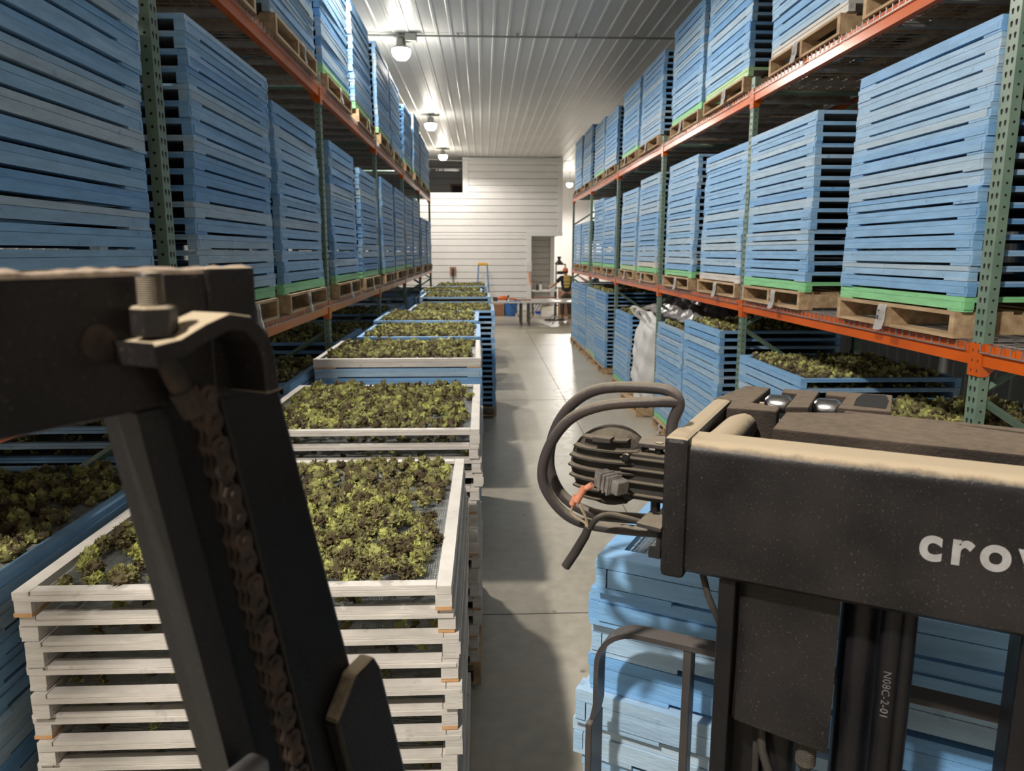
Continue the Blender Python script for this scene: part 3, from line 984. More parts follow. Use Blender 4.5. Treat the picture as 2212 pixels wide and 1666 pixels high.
for si, s in enumerate(STACKS):
    if not s['fill']: continue
    tops = [c for c in cand if c['si'] == si]
    top = tops[-1]
    X = Matrix.Translation((top['x'], top['y'], top['z'])) @ Matrix.Rotation(s['rz'], 4, 'Z')
    dist = math.hypot(top['x'], top['y'])
    if s['fill'] == 'bits':
        for _ in range(26):
            M4 = X @ Matrix.Translation((-rr.uniform(.15, .5), rr.uniform(.1, .55), .055)) @ rnd_rot(rr) @ Matrix.Scale(rr.uniform(.15, .4), 4)
            stuff_cluster(M4, 1, pick_tint(rr))
        continue
    aisle = 'in the aisle' in s['desc']
    first = s['desc'] == 'nearest stack standing in the aisle'
    n = 690 if aisle else 620
    holes = ((.18, -.2, .05), (-.25, .1, .04), (.30, .35, .05), (-.42, -.40, .07), (.43, -.05, .05)) if first else ((.35, -.35, .07), (.44, .1, .06), (-.1, -.35, .03))
    pts = heap_points(rr, n, (.45 if first else .7) if aisle else .4, holes=holes)
    tot = [(p, X @ Matrix.Translation(p)) for p in pts]
    tot.sort(key=lambda q: (q[1].translation - Vector((0, 0, H))).length)
    for i, (p, M4) in enumerate(tot):
        sc = rr.uniform(.72, 1.15) * (1.25 if rr.random() < .06 else 1)
        t = pick_tint(rr)
        if first and i < 300:
            me = min(range(12), key=lambda q: abs(TINTS[q] - t - rr.uniform(-.05, .05)))
            L_ = M4.translation
            o = place(CL[me], 'husk_cluster', L_, (rr.uniform(-.5, .5), rr.uniform(-.5, .5), rr.uniform(0, 6.28)))
            o.scale = (sc, sc, sc * .95)
            tag(o, 'small leafy green or brown nut husk cluster on the nearest white drying tray', 'husk cluster', 'husk clusters on the nearest white tray')
        else:
            lod = 0 if dist < 3.3 else (1 if dist < 5.5 and aisle else 2)
            stuff_cluster(M4 @ rnd_rot(rr) @ Matrix.Scale(sc * (1.08 if lod == 2 else 1), 4), lod, t)
    # lower trays: husks near the open sides that show through the gaps
    low = tops[:-1][::-1]
    lim = 14 if (aisle and dist < 5) else (6 if dist < 7 else 0)
    for q, c in enumerate(low[:lim]):
        Xc = Matrix.Translation((c['x'], c['y'], c['z'])) @ Matrix.Rotation(s['rz'], 4, 'Z')
        for _ in range(40):
            dy = abs(rr.gauss(0, .13))
            p = (rr.uniform(-HX + .07, HX - .07), -HY + .06 + min(dy, .8), .051 + .016)
            sc = rr.uniform(.6, .85)
            stuff_cluster(Xc @ Matrix.Translation(p) @ rnd_rot(rr) @ Matrix.Scale(sc, 4) @ Matrix.Diagonal((1, 1, .75, 1)), 1, pick_tint(rr))
me = bpy.data.meshes.new('husk_clusters')
V = np.concatenate(SV).astype(np.float32)
me.vertices.add(len(V)); me.vertices.foreach_set('co', V.ravel())
lens = np.array([len(f) for f in SF], dtype=np.int32)
me.loops.add(int(lens.sum())); me.loops.foreach_set('vertex_index', np.fromiter((i for f in SF for i in f), dtype=np.int32))
me.polygons.add(len(SF))
starts = np.zeros(len(SF), dtype=np.int32); starts[1:] = np.cumsum(lens)[:-1]
me.polygons.foreach_set('loop_start', starts)
at = me.attributes.new('tint', 'FLOAT', 'FACE'); at.data.foreach_set('value', np.concatenate(ST).astype(np.float32))
me.materials.append(M['leaf'])
me.update(calc_edges=True)
o = place(me, 'husk_clusters')
tag(o, 'leafy green and brown nut husk clusters spread over all the other drying trays', 'husk clusters', kind='stuff')
# ------------------------------------------------------------------ forklift mast seen from the operator's place
FL = empty('forklift', TO, -TH)
tag(FL, 'black dusty forklift mast with work lamp, crossmember and load backrest close to the camera', 'forklift')
def rib(b, path, w0, w1, th, mi=0):
    """flat bar bent along path of (a, z), from depth w0 to w1, thickness th"""
    n = len(path); vs = []
    for i, (a, z) in enumerate(path):
        d = Vector((path[min(i + 1, n - 1)][0] - path[max(i - 1, 0)][0], path[min(i + 1, n - 1)][1] - path[max(i - 1, 0)][1])).normalized()
        nx, nz = -d.y * th / 2, d.x * th / 2
        vs += [(a + nx, w0, z + nz), (a - nx, w0, z - nz), (a - nx, w1, z - nz), (a + nx, w1, z + nz)]
    fs = [(0, 1, 2, 3), tuple((n - 1) * 4 + k for k in (3, 2, 1, 0))]
    for i in range(n - 1):
        for k in range(4):
            fs.append((i * 4 + k, (i + 1) * 4 + k, (i + 1) * 4 + (k + 1) % 4, i * 4 + (k + 1) % 4))
    b.add(vs, fs, mi=mi)
def arc(cx, cz, r, t0, t1, n=8):
    return [(cx + r * math.cos(math.radians(t0 + (t1 - t0) * i / n)), cz + r * math.sin(math.radians(t0 + (t1 - t0) * i / n))) for i in range(n + 1)]
def yz_prism(b, poly, x0, x1, mi=0):
    """poly in (b, z), extruded along a"""
    n = len(poly)
    vs = [(x0, p[0], p[1]) for p in poly] + [(x1, p[0], p[1]) for p in poly]
    fs = [tuple(range(n)), tuple(range(2 * n - 1, n - 1, -1))]
    for i in range(n):
        j = (i + 1) % n
        fs.append((i, n + i, n + j, j))
    area = sum(poly[i][0] * poly[(i + 1) % n][1] - poly[(i + 1) % n][0] * poly[i][1] for i in range(n))
    if (area > 0) == (x1 > x0): fs = [f[::-1] for f in fs]
    b.add(vs, fs, mi=mi)
ZT = 1.9625
# crossmember: thick plate with rolled top edge
b = MB()
r_ = .019
prof_ = [(.058, ZT), (r_, ZT)] + [(r_ - r_ * math.sin(math.radians(t)), ZT - r_ + r_ * math.cos(math.radians(t))) for t in range(10, 91, 10)] \
    + [(0, 1.786), (.006, 1.780), (.058, 1.780)]
yz_prism(b, prof_, .030, .86)
b.build('crossmember', M['steel'], FL, smooth=True)
# lettering on the crossmember
def lettering(txt, x_left, z_base, xh, parent, name, m, y=-.0008, gap=-.02, bold=.03, width=1.0, vertical=False):
    cu = bpy.data.curves.new('t', 'FONT'); cu.body = txt; cu.size = 1; cu.extrude = .004; cu.offset = bold; cu.space_character = 1 + gap
    to = bpy.data.objects.new('t', cu); col.objects.link(to)
    dg = bpy.context.evaluated_depsgraph_get()
    me = bpy.data.meshes.new_from_object(to.evaluated_get(dg))
    bpy.data.objects.remove(to)
    co = np.empty(len(me.vertices) * 3, dtype=np.float32); me.vertices.foreach_get('co', co); co = co.reshape(-1, 3)
    cu2 = bpy.data.curves.new('t', 'FONT'); cu2.body = 'x'; cu2.size = 1; cu2.offset = bold
    t2 = bpy.data.objects.new('t', cu2); col.objects.link(t2); dg = bpy.context.evaluated_depsgraph_get()
    m2 = bpy.data.meshes.new_from_object(t2.evaluated_get(dg)); hx = max(v.co.y for v in m2.vertices) - min(v.co.y for v in m2.vertices)
    bpy.data.objects.remove(t2)
    k = xh / hx
    x0 = co[:, 0].min()
    new = np.zeros_like(co)
    if vertical:
        new[:, 0] = x_left + co[:, 1] * k; new[:, 2] = z_base - (co[:, 0] - x0) * k * width
    else:
        new[:, 0] = x_left + (co[:, 0] - x0) * k * width; new[:, 2] = z_base + co[:, 1] * k
    new[:, 1] = y - co[:, 2] * .1
    me.vertices.foreach_set('co', new.ravel()); me.update()
    me.materials.clear(); me.materials.append(m)
    me.attributes.new('tint', 'FLOAT', 'FACE')
    return place(me, name, parent=parent)
lt = lettering('crown', .3015, 1.8555, .0300, FL, 'lettering', M['letter'], bold=.032, gap=.28, width=.92)
lt['label'] = 'grey lettering reading crown'
# side flange and the parts behind it
b = MB(); b.box(0, .033, -.007, .06, 1.772, ZT + .004); b.box(.002, .031, .06, .30, 1.80, ZT + .001)
b.build('side_flange', M['steel'], FL, bevel=.007)
b = MB()
b.prism([(.0, .30), (.028, .452), (.072, .447), (.064, .297), (.109, .276), (.109, .241), (.034, .235), (.031, .30)], 1.90, ZT)
b.build('top_plate', M['crust'], FL, bevel=.003)
b = MB(); b.tube([(.052, .055, 1.934), (.056, .12, 1.936), (.06, .185, 1.938), (.064, .225, 1.938)], [.026, .024, .024, .02], 14)
b.build('corner_tube', M['steel'], FL, smooth=True)
b = MB()
b.prism([(.118, .122), (.86, .105), (.86, .20), (.45, .235), (.36, .262), (.276, .292), (.185, .272), (.121, .243)], 1.905, ZT)
b.prism([(.20, .305), (.50, .285), (.86, .26), (.86, .235), (.45, .262), (.30, .287), (.20, .292)], 1.90, ZT - .002)
b.build('mast_head_plate', M['crust'], FL, bevel=.003)
for nme, poly in (('head_block', [(.094, .441), (.154, .446), (.150, .290), (.117, .276), (.121, .40), (.096, .404)]),
                  ('head_block', [(.164, .453), (.268, .462), (.266, .312), (.190, .306), (.198, .41), (.166, .412)])):
    b = MB(); b.prism(poly, 1.905, ZT + .001); b.build(nme, M['crust'], FL, bevel=.002)
b = MB(); b.prism([(.212, .335), (.258, .330), (.262, .40), (.258, .450), (.222, .448), (.214, .40)], ZT + .0011, ZT + .0016); b.build('hollow_shade_patch', M['hole'], FL)  # thin black sheet paints the shade of a hollow in the head block
for ca in (.0975, .173):
    b = MB()
    X = Matrix.Translation((ca, .352, 1.9475)) @ Matrix.Rotation(PI / 2, 4, 'Y')
    b.lathe([(.014, -.021), (.0185, -.017), (.0205, -.012), (.0205, .012), (.0185, .017), (.014, .021)], 24, X=X)
    rl = b.build('chain_roller', M['chrome'], FL, smooth=True); rl['label'] = 'polished steel roller'
    b = MB(); b.tube([(ca - .03, .352, 1.9475), (ca + .03, .352, 1.9475)], .006, 10); b.build('pin', M['steel'], rl)
# lower mast
b = MB(); b.box(.076, .098, .012, .085, 0, 1.778); b.box(.076, .13, .075, .085, 0, 1.778); b.build('mast_rail', M['steel_plain'], FL, bevel=.003)
b = MB(); b.box(.412, .470, .015, .09, 0, 1.778); b.build('mast_rail', M['steel_plain'], FL, bevel=.004)
b = MB()
pts = [(.093, .060), (.092, .045), (.096, .034), (.105, .029)] + [(.105 + .013 * i, .0285) for i in range(1, 9)] + [(.224, .029)]
zs = [1.778, 1.70, 1.64, 1.62, 1.60, 1.575]
push = [0, 0, 0, .003, .007, .008]
vs = []; fs = []
for zi, (z, p) in enumerate(zip(zs, push)):
    for (a, q) in pts:
        dz = (-.012 if zi == len(zs) - 1 else 0) * (a - .09) / .13 * 1.2
        vs.append((a, q - p * (1 if a > .1 else .3), z + dz))
    for (a, q) in pts:
        dz = (-.012 if zi == len(zs) - 1 else 0) * (a - .09) / .13 * 1.2
        vs.append((a + (.003 if a < .1 else 0), q - p * (1 if a > .1 else .3) + .004, z + dz))
n = len(pts)
for zi in range(len(zs) - 1):
    o0 = zi * 2 * n; o1 = (zi + 1) * 2 * n
    for k in range(n - 1):
        fs.append((o0 + k, o1 + k, o1 + k + 1, o0 + k + 1))
        fs.append((o0 + n + k + 1, o1 + n + k + 1, o1 + n + k, o0 + n + k))
    fs.append((o0 + n - 1, o1 + n - 1, o1 + 2 * n - 1, o0 + 2 * n - 1)); fs.append((o0, o0 + n, o1 + n, o1))
o1 = (len(zs) - 1) * 2 * n
for k in range(n - 1): fs.append((o1 + k, o1 + n + k, o1 + n + k + 1, o1 + k + 1))
b.add(vs, fs)
b.build('hose_cover', M['steel'], FL, smooth=True)
b = MB(); b.tube([(.155, .095, .3), (.155, .095, 1.778)], .028, 20); b.build('lift_cylinder', M['steel_plain'], FL, smooth=True)
b = MB(); b.tube([(.250, .085, 0), (.250, .085, 1.778)], .026, 20); b.build('lift_cylinder', M['steel_plain'], FL, smooth=True)
hz = []
for ca, rr_ in ((.285, .0135), (.302, .010)):
    b = MB(); b.tube([(ca, .05, 0), (ca, .05, 1.0), (ca, .05, 1.778)], rr_, 14); hz.append(b.build('hydraulic_hose', M['steel_plain'], FL, smooth=True))
tx = lettering('N08C-2-01', .2795, 1.685, .0058, FL, 'hose_print', M['grey_metal'], y=.0362, bold=.0, gap=.1, vertical=True)
tx.parent = hz[0]; tx['label'] = 'faint grey vertical print'
b = MB(); b.tube([(.050, .03, 1.775), (.060, .03, 1.74), (.082, .035, 1.69), (.094, .05, 1.64), (.10, .07, 1.56)], .0048, 10)
b.build('thin_hose', M['rubber'], FL, smooth=True)
b = MB(); b.tube([(.135, .05, 1.585), (.140, .05, 1.52), (.160, .04, 1.47), (.19, .05, 1.42)], .006, 10); b.tube([(.130, .06, 1.58), (.134, .06, 1.35)], .005, 8)
b.build('thin_hose', M['rubber'], FL, smooth=True)
b = MB()
pr = []
z = 1.522
while z < 1.562:
    pr += [(.0125, z), (.0132, z + .0012), (.0125, z + .0024)]; z += .0026
b.lathe([(.008, 1.514)] + pr + [(.012, 1.575)], 18, X=Matrix.Translation((.197, .045, 0))); b.build('threaded_fitting', M['rubber'], FL, smooth=False)
# carriage, forks and base below the picture
b = MB(); b.box(-.16, .86, .125, .155, .05, .16); b.box(-.16, .86, .125, .155, .38, .48); b.build('carriage', M['steel_plain'], FL)
for fa in (.10, .56):
    b = MB(); b.box(fa, fa + .11, .16, 1.25, .004, .040); b.box(fa, fa + .11, .157, .19, .004, .50); b.build('fork', M['steel_plain'], FL)
b = MB(); b.box(-.30, .90, -.55, .07, .05, .30); b.build('base_frame', M['steel_plain'], FL)
# load backrest
BR = .0
b = MB()
path = [(-.1555, .30), (-.1555, 1.395), (-.149, 1.425), (-.149, 1.475)] + arc(-.077, 1.485, .072, 180, 90, 10)[1:] + [(0.2, 1.562), (.86, 1.562)]
path = [(a, z + (.018 if z > 1.40 else 0) * min(1, max(0, (z - 1.40) / .1))) for a, z in path]
rib(b, path, .168, .203, .0085)
b.build('backrest_frame', M['bar'], FL, smooth=True)
b = MB(); b.box(-.162, -.150, .155, .215, .30, 1.40); b.build('backrest_side_plate', M['bar'], FL, bevel=.003)
for a in (.004, .19, .50, .68):
    b = MB(); b.box(a - .006, a + .008, .170, .200, .30, 1.577); b.build('backrest_bar', M['bar'], FL, bevel=.002)
b = MB(); b.box(-.155, .86, .172, .198, .30, .33); b.build('backrest_rail', M['bar'], FL)
# lamp guard of bent tube
def loop(pts, n=60):
    """Catmull-Rom through the points"""
    out = []
    P_ = [Vector(p) for p in pts]; P_ = [P_[0]] + P_ + [P_[-1]]
    m = len(P_) - 3
    for i in range(m):
        for k in range(max(3, n // m)):
            t = k / max(3, n // m)
            a, b_, c, d = P_[i:i + 4]
            out.append(.5 * ((2 * b_) + (c - a) * t + (2 * a - 5 * b_ + 4 * c - d) * t * t + (3 * b_ - a - 3 * c + d) * t ** 3))
    out.append(P_[-2])
    return out
b = MB()
b.tube(loop([(-.006, .055, 1.945), (-.006, .06, 1.972), (.002, .06, 1.996), (-.008, .06, 2.012), (-.034, .06, 2.0165), (-.105, .06, 2.011), (-.148, .06, 1.990),
             (-.178, .06, 1.952), (-.192, .06, 1.905), (-.188, .06, 1.868), (-.165, .06, 1.836), (-.120, .06, 1.819), (-.06, .06, 1.822), (.002, .05, 1.832)]), .0082, 14)
b.tube(loop([(-.002, .058, 2.000), (-.03, .045, 2.000), (-.095, .030, 1.992), (-.142, .022, 1.970), (-.172, .018, 1.930), (-.184, .016, 1.885), (-.172, .018, 1.850),
             (-.140, .025, 1.820), (-.09, .035, 1.811), (.002, .045, 1.815)]), .0078, 14)
b.build('lamp_guard', M['tube'], FL, smooth=True)
b = MB()
b.prism([(-.045, .03), (.002, .03), (.002, .09), (-.03, .09), (-.05, .06)], 1.938, 1.944)
b.build('guard_gusset', M['tube'], FL, bevel=.001)
b = MB(); b.prism([(-.034, -.005), (.002, -.012), (.002, .06), (-.03, .06)], 1.836, 1.842)
b.build('guard_gusset', M['tube'], FL, bevel=.001)
# work lamp: finned round housing seen from behind
WL = empty('work_lamp'); WL.parent = FL; WL.location = (-.094, .05, 1.899)
WL['label'] = 'round black finned work lamp with wiring'
def wl(bm, name, m, smooth=False, bevel=0): return bm.build(name, m, WL, smooth, bevel)
RL = .056
b = MB()
X = Matrix.Rotation(PI / 2, 4, 'X')     # local z -> -y (towards operator)
b.lathe([(.02, -.034), (RL, -.030), (RL + .002, -.012), (RL + .002, .002), (RL - .004, .008), (RL - .012, .016), (RL * .45, .023), (.004, .026)], 36, X=X)
for i in range(7):
    z = -.044 + i * .0148
    c = math.sqrt(max(0.0001, RL * RL - z * z))
    poly = [(-c, -.004)]
    for k in range(13):
        t = -1 + 2 * k / 12
        poly.append((t * c, -.010 - .026 * math.sqrt(max(0, 1 - (t * c / (RL * 1.05)) ** 2 - (z / (RL * 1.02)) ** 2 * .8))))
    poly.append((c, -.004))
    b.prism(poly, z - .0013, z + .0013)
b.box(-.012, .014, -.038, -.02, .044, .050)
wl(b, 'finned_housing', M['rubber'])
b = MB()
b.box(.030, .088, -.024, .006, -.036, .030)
for z in (-.028, -.010, .008, .024): b.box(.026, .090, -.032, -.02, z - .0014, z + .0014)
wl(b, 'mounting_block', M['rubber'], bevel=.002)
b = MB(); b.tube([(.076, -.01, .03), (.076, -.01, .046)], .006, 6); b.tube([(.074, -.012, -.034), (.074, -.012, -.052)], .007, 6); b.tube([(.036, -.03, .026), (.036, -.036, .026)], .005, 8); b.tube([(.040, -.03, -.030), (.040, -.036, -.030)], .005, 8)
wl(b, 'bolt', M['steel'])
X = Matrix.Translation((.010, -.040, -.008)) @ Matrix.Rotation(math.radians(-28), 4, 'Z') @ Matrix.Rotation(math.radians(8), 4, 'Y')
b = MB(); b.box(-.010, .022, -.013, .009, -.011, .012, X=X)
for q in (.002, .010, .018): b.box(q, q + .003, -.016, .010, -.013, .014, X=X)
b.box(.018, .034, -.010, .012, -.009, .010, X=X)
wl(b, 'plug', M['plug'], bevel=.0012)
b = MB(); b.box(-.0125, -.0095, -.010, .006, -.008, .009, X=X); sq = wl(b, 'plug_seal', M['redrubber'])
def lp(a, y, z): return (a + .094, y - .05, z - 1.899)
b = MB()
b.tube([lp(-.098, -.006, 1.886), lp(-.108, -.006, 1.879), lp(-.116, -.006, 1.868)], [.0045, .0042, .0045], 12)
b.tube([lp(-.121, -.007, 1.866), lp(-.127, -.007, 1.853)], [.0052, .0046], 12)
b.tube([lp(-.108, -.010, 1.882), lp(-.119, -.010, 1.860)], [.0052, .005], 12)
wl(b, 'crimp', M['salmon'], smooth=True)
b = MB()
b.tube(loop([lp(-.125, -.007, 1.855), lp(-.128, -.007, 1.842), lp(-.120, -.006, 1.834), lp(-.108, -.004, 1.828), lp(-.105, -.002, 1.818)], 24), .0019, 8)
b.tube(loop([lp(-.117, -.010, 1.862), lp(-.112, -.009, 1.850), lp(-.107, -.006, 1.838), lp(-.104, -.002, 1.818)], 24), .0019, 8)
wl(b, 'wire', M['tanwire'], smooth=True)
b = MB()
b.tube([lp(-.1035, -.002, 1.822), lp(-.108, -.003, 1.809), lp(-.122, -.005, 1.782), lp(-.136, -.006, 1.758)], [.0058, .0064, .0068, .0066], 12)
b.tube(loop([lp(-.102, -.002, 1.820), lp(-.092, .0, 1.836), (.02, -.045, -.056), (.05, -.04, -.060), (.09, -.02, -.075)], 30), .0042, 10)
wl(b, 'cable_sleeve', M['rubber'], smooth=True)
# small tag wire below the flange
b = MB(); b.tube([(-.004, .01, 1.836), (-.004, .0, 1.806)], .004, 8); b.box(-.016, .0, -.004, .006, 1.795, 1.808); b.build('cable_clip', M['hole'], FL)

# left upright of the mast, leaning, with chain anchor
b = MB()
yz_prism(b, [(-1.5, 2.1125), (-.66, 2.1125), (-.566, 2.1125), (-.566, 2.191), (-1.5, 2.191)], -.153, -.1335)
b.build('mast_side_plate', M['steel'], FL, bevel=.003)
# ragged crust of dust along the top of the plate
rq = random.Random(3); vs = []; fs = []; n = 90
for i in range(n + 1):
    y = -1.2 + (1.2 - .566) * i / n
    h_ = .0015 + abs(rq.gauss(0, .0022))
    vs += [(-.1525, y, 2.190), (-.1525, y, 2.1915 + h_ * .6), (-.143 + rq.uniform(-.002, .002), y, 2.1915 + h_), (-.1345, y, 2.1912 + h_ * .5), (-.1338, y, 2.190)]
for i in range(n):
    for k in range(4): fs.append((i * 5 + k, i * 5 + k + 1, (i + 1) * 5 + k + 1, (i + 1) * 5 + k))
b = MB(); b.add(vs, fs); b.build('dust_crust', mat('lint_dust', (.30, .23, .17), (.20, .15, .11), scale=300, rough=.95), FL)
b = MB(); yz_prism(b, [(-.604, 2.11), (-.564, 2.11), (-.564, 2.1935), (-.604, 2.1935)], -.153, -.1318); b.build('end_plate', M['steel'], FL, bevel=.002)
def bl(z): return -.658 + .174 * (2.11 - z)          # left edge
def br(z): return -.566 + .257 * (2.186 - z)         # right edge
def ch(z): return -.625 + .20 * (2.13 - z)           # chain line
b = MB()
yz_prism(b, [(bl(2.12), 2.12), (bl(0.3), .3), (br(.3), .3), (br(2.12), 2.12)], -.165, -.153)
b.build('channel_web', M['steel_plain'], FL)
b = MB(); yz_prism(b, [(bl(2.112), 2.112), (bl(.3), .3), (bl(.3) + .05, .3), (bl(2.112) + .019, 2.112)], -.153, -.1338); b.build('channel_flange', M['strip'], FL)
b = MB(); yz_prism(b, [(ch(2.112) + .022, 2.112), (ch(.3) + .03, .3), (br(.3), .3), (br(2.112), 2.112)], -.153, -.1335); b.build('channel_plate', M['steel_plain'], FL, bevel=.003)
b = MB()
z = 2.118; q = 0
while z > .5:
    for off in ((-.0055, .0, .0055) if q % 2 == 0 else (-.0028, .0028)):
        c0, c1 = ch(z) + .0, ch(z - .0165)
        X = Matrix.Translation((-.122 + off, 0, 0))
        poly = []
        for t in range(0, 181, 45): poly.append((c0 + .0068 * math.cos(math.radians(t)), z + .0068 * math.sin(math.radians(t))))
        poly.append(((c0 + c1) / 2 - .0045, z - .008))
        for t in range(180, 361, 45): poly.append((c1 + .0068 * math.cos(math.radians(t)), z - .0165 + .0068 * math.sin(math.radians(t))))
        poly.append(((c0 + c1) / 2 + .0045, z - .008))
        yz_prism(b, poly, -.122 + off - .0012, -.122 + off + .0012)
    b.tube([(-.131, ch(z), z), (-.113, ch(z), z)], .0028, 8)
    z -= .0165; q += 1
b.build('lift_chain', M['rust'], FL)
b = MB()
sp = [(-.669, 2.149), (-.650, 2.151), (-.632, 2.158), (-.616, 2.1625), (-.602, 2.160), (-.591, 2.150), (-.587, 2.138), (-.585, 2.116)]
n = len(sp); vs = []
for i, (y, z) in enumerate(sp):
    d = Vector((sp[min(i + 1, n - 1)][0] - sp[max(i - 1, 0)][0], sp[min(i + 1, n - 1)][1] - sp[max(i - 1, 0)][1])).normalized()
    ny, nz = -d.y * .0052, d.x * .0052
    vs += [(-.134, y + ny, z + nz), (-.100, y + ny, z + nz), (-.100, y - ny, z - nz), (-.134, y - ny, z - nz)]
fs = [(0, 1, 2, 3), tuple((n - 1) * 4 + k for k in (3, 2, 1, 0))]
for i in range(n - 1):
    for k in range(4): fs.append((i * 4 + k, i * 4 + (k + 1) % 4, (i + 1) * 4 + (k + 1) % 4, (i + 1) * 4 + k))
b.add(vs, [f[::-1] for f in fs])
b.build('chain_anchor', M['steel'], FL, bevel=.0015)
b = MB()
pr = [(.0066, 2.165)]
z = 2.174
while z < 2.1905: pr += [(.0066, z), (.0071, z + .0006)]; z += .0012
pr += [(.0062, 2.192), (.001, 2.1925)]
b.lathe(pr, 20, X=Matrix.Translation((-.118, -.654, 0)) ); ab = b.build('anchor_bolt', M['steel'], FL)
b = MB(); b.lathe([(.0118, 2.1575), (.0122, 2.160), (.0122, 2.1725), (.0105, 2.174)], 6, X=Matrix.Translation((-.118, -.653, 0))); b.build('nut', M['steel'], ab)
b = MB(); b.tube([(-.119, -.648, 2.146), (-.121, -.640, 2.130), (-.122, -.634, 2.121)], .0068, 12); b.tube([(-.122, -.636, 2.124), (-.122, -.628, 2.108)], .0085, 8); b.build('clevis', M['rust'], ab, smooth=True)
b = MB()
yz_prism(b, [(-.520, 1.833), (-.495, 1.862), (-.470, 1.866), (-.462, 1.852), (br(1.3) + .02, 1.3), (-.40, 1.3)], -.1335, -.118)
b.build('wear_bracket', M['steel'], FL, bevel=.003)
b = MB(); b.box(-.126, -.108, -.628, -.600, 1.842, 1.862); b.build('bolt_head', M['grey_metal'], FL, bevel=.004)
b = MB(); b.tube([(-.1335, -.677, 2.155), (-.1325, -.677, 2.155)], .010, 16); b.build('pin_end', M['rust'], FL, smooth=True)
# ------------------------------------------------------------------ bulk bag and plastic film under the right racking
def lumpy(nu, nv, fn):
    vs = [fn(i / nu, j / nv) for j in range(nv + 1) for i in range(nu + 1)]
    fs = [(j * (nu + 1) + i, j * (nu + 1) + i + 1, (j + 1) * (nu + 1) + i + 1, (j + 1) * (nu + 1) + i) for j in range(nv) for i in range(nu)]
    return vs, fs
def fz(x, y, s=1.0):
    return (math.sin(x * 5.1 * s + y * 2.3) * .5 + math.sin(x * 2.7 * s - y * 6.1 * s + 1.7) * .35 + math.sin(y * 11 * s + x * 9.7 * s) * .15)
def bag_pt(u, v):
    a = 2 * PI * u
    e = 4.5
    ca, sa = math.cos(a), math.sin(a)
    k = (abs(ca) ** e + abs(sa) ** e) ** (-1 / e)
    z = v * 1.27
    w = .46 * (1 + .07 * math.sin(PI * min(1, v * 1.15))) * (1 - max(0, v - .78) ** 1.2 * 1.9)
    r = k * w
    w_ = .022 * math.sin(a * 7 + z * 6) + .016 * math.sin(a * 13 - z * 9 + 2) + .012 * math.sin(z * 21 + a * 3)
    return ((r + w_) * ca, (r + w_) * sa, z + .03 * fz(ca * 2, sa * 2) * v)
bagroot = empty('bulk_bag', (2.66, 10.26, PH))
tag(bagroot, 'white woven bulk bag slumped on a pallet behind a rack upright, right side', 'bulk bag')
b = MB(); vs, fs = lumpy(72, 26, bag_pt); b.add(vs, fs)
top_ring = [(0 + i) for i in range(72)]
b.build('bag_body', M['bag'], bagroot, smooth=True)
for (a0, dx, dy) in ((PI, -.46, -.28), (PI, -.40, .30)):
    b = MB()
    x0, y0 = dx * .8, dy
    b.tube(loop([(x0, y0, 1.10), (x0 - .10, y0 - .03, 1.27), (x0 - .20, y0 - .02, 1.30), (x0 - .17, y0 + .03, 1.22), (x0 - .02, y0 + .05, 1.10)], 24), .022, 6)
    b.build('lifting_loop', M['bag'], bagroot, smooth=True)
pallet(2.66, 10.26, 0, 0, 'wooden pallet under the white bulk bag', 'wooden pallets on the floor under the right racking')
def film_pt(u, v):
    x = -.48 + .96 * u; y = -1.25 + 2.5 * v
    edge = min(u, 1 - u, v, 1 - v) * 6
    h = .10 + .10 * fz(x * 3, y * 2.2) + .05 * fz(x * 8 + 3, y * 6)
    return (x + .03 * math.sin(y * 9), y, max(.006, h * min(1, edge) + .05 * min(1, edge)))
b = MB(); vs, fs = lumpy(40, 80, film_pt); b.add(vs, fs)
b.add([(v_[0], v_[1], v_[2] - .004) for v_ in vs], [f[::-1] for f in fs])
tag(b.build('plastic_film', M['liner'], smooth=True, loc=(2.78, 9.35, 1.405)), 'crumpled dark plastic film heaped over the white bulk bag and trays', 'plastic film')

# ------------------------------------------------------------------ tables, bench and things at the far end
def ftable(x, label, y=22.38):
    t = empty('folding_table', (x, y, 0))
    tag(t, label, 'table', 'folding tables across the end of the aisle')
    b = MB(); b.box(-.912, .912, -.38, .38, .70, .745); b.build('tabletop', M['tabletop'], t, bevel=.012)
    for sx in (-1, 1):
        b = MB(); x0 = sx * .80
        b.tube([(x0, -.28, .70), (x0, -.28, .0)], .016, 8); b.tube([(x0, .28, .70), (x0, .28, .0)], .016, 8)
        b.tube([(x0, -.28, .15), (x0, .28, .15)], .012, 8); b.tube([(x0, 0, .15), (x0 - sx * .35, 0, .69)], .009, 8)
        b.build('leg', M['tableleg'], t, smooth=True)
ftable(.345, 'long pale folding table behind the aisle stacks, orange tool on it')
ftable(2.185, 'long pale folding table in front of the person in black')
ftable(.345, 'second pale folding table pushed behind the one with the orange tool', 23.16)
ftable(2.185, 'second pale folding table right in front of the person in black', 23.16)
def simple(name, bm, m, loc, label, cat, group=None, **kw):
    o = bm.build(name, m, None, loc=loc, **kw)
    return tag(o, label, cat, group)
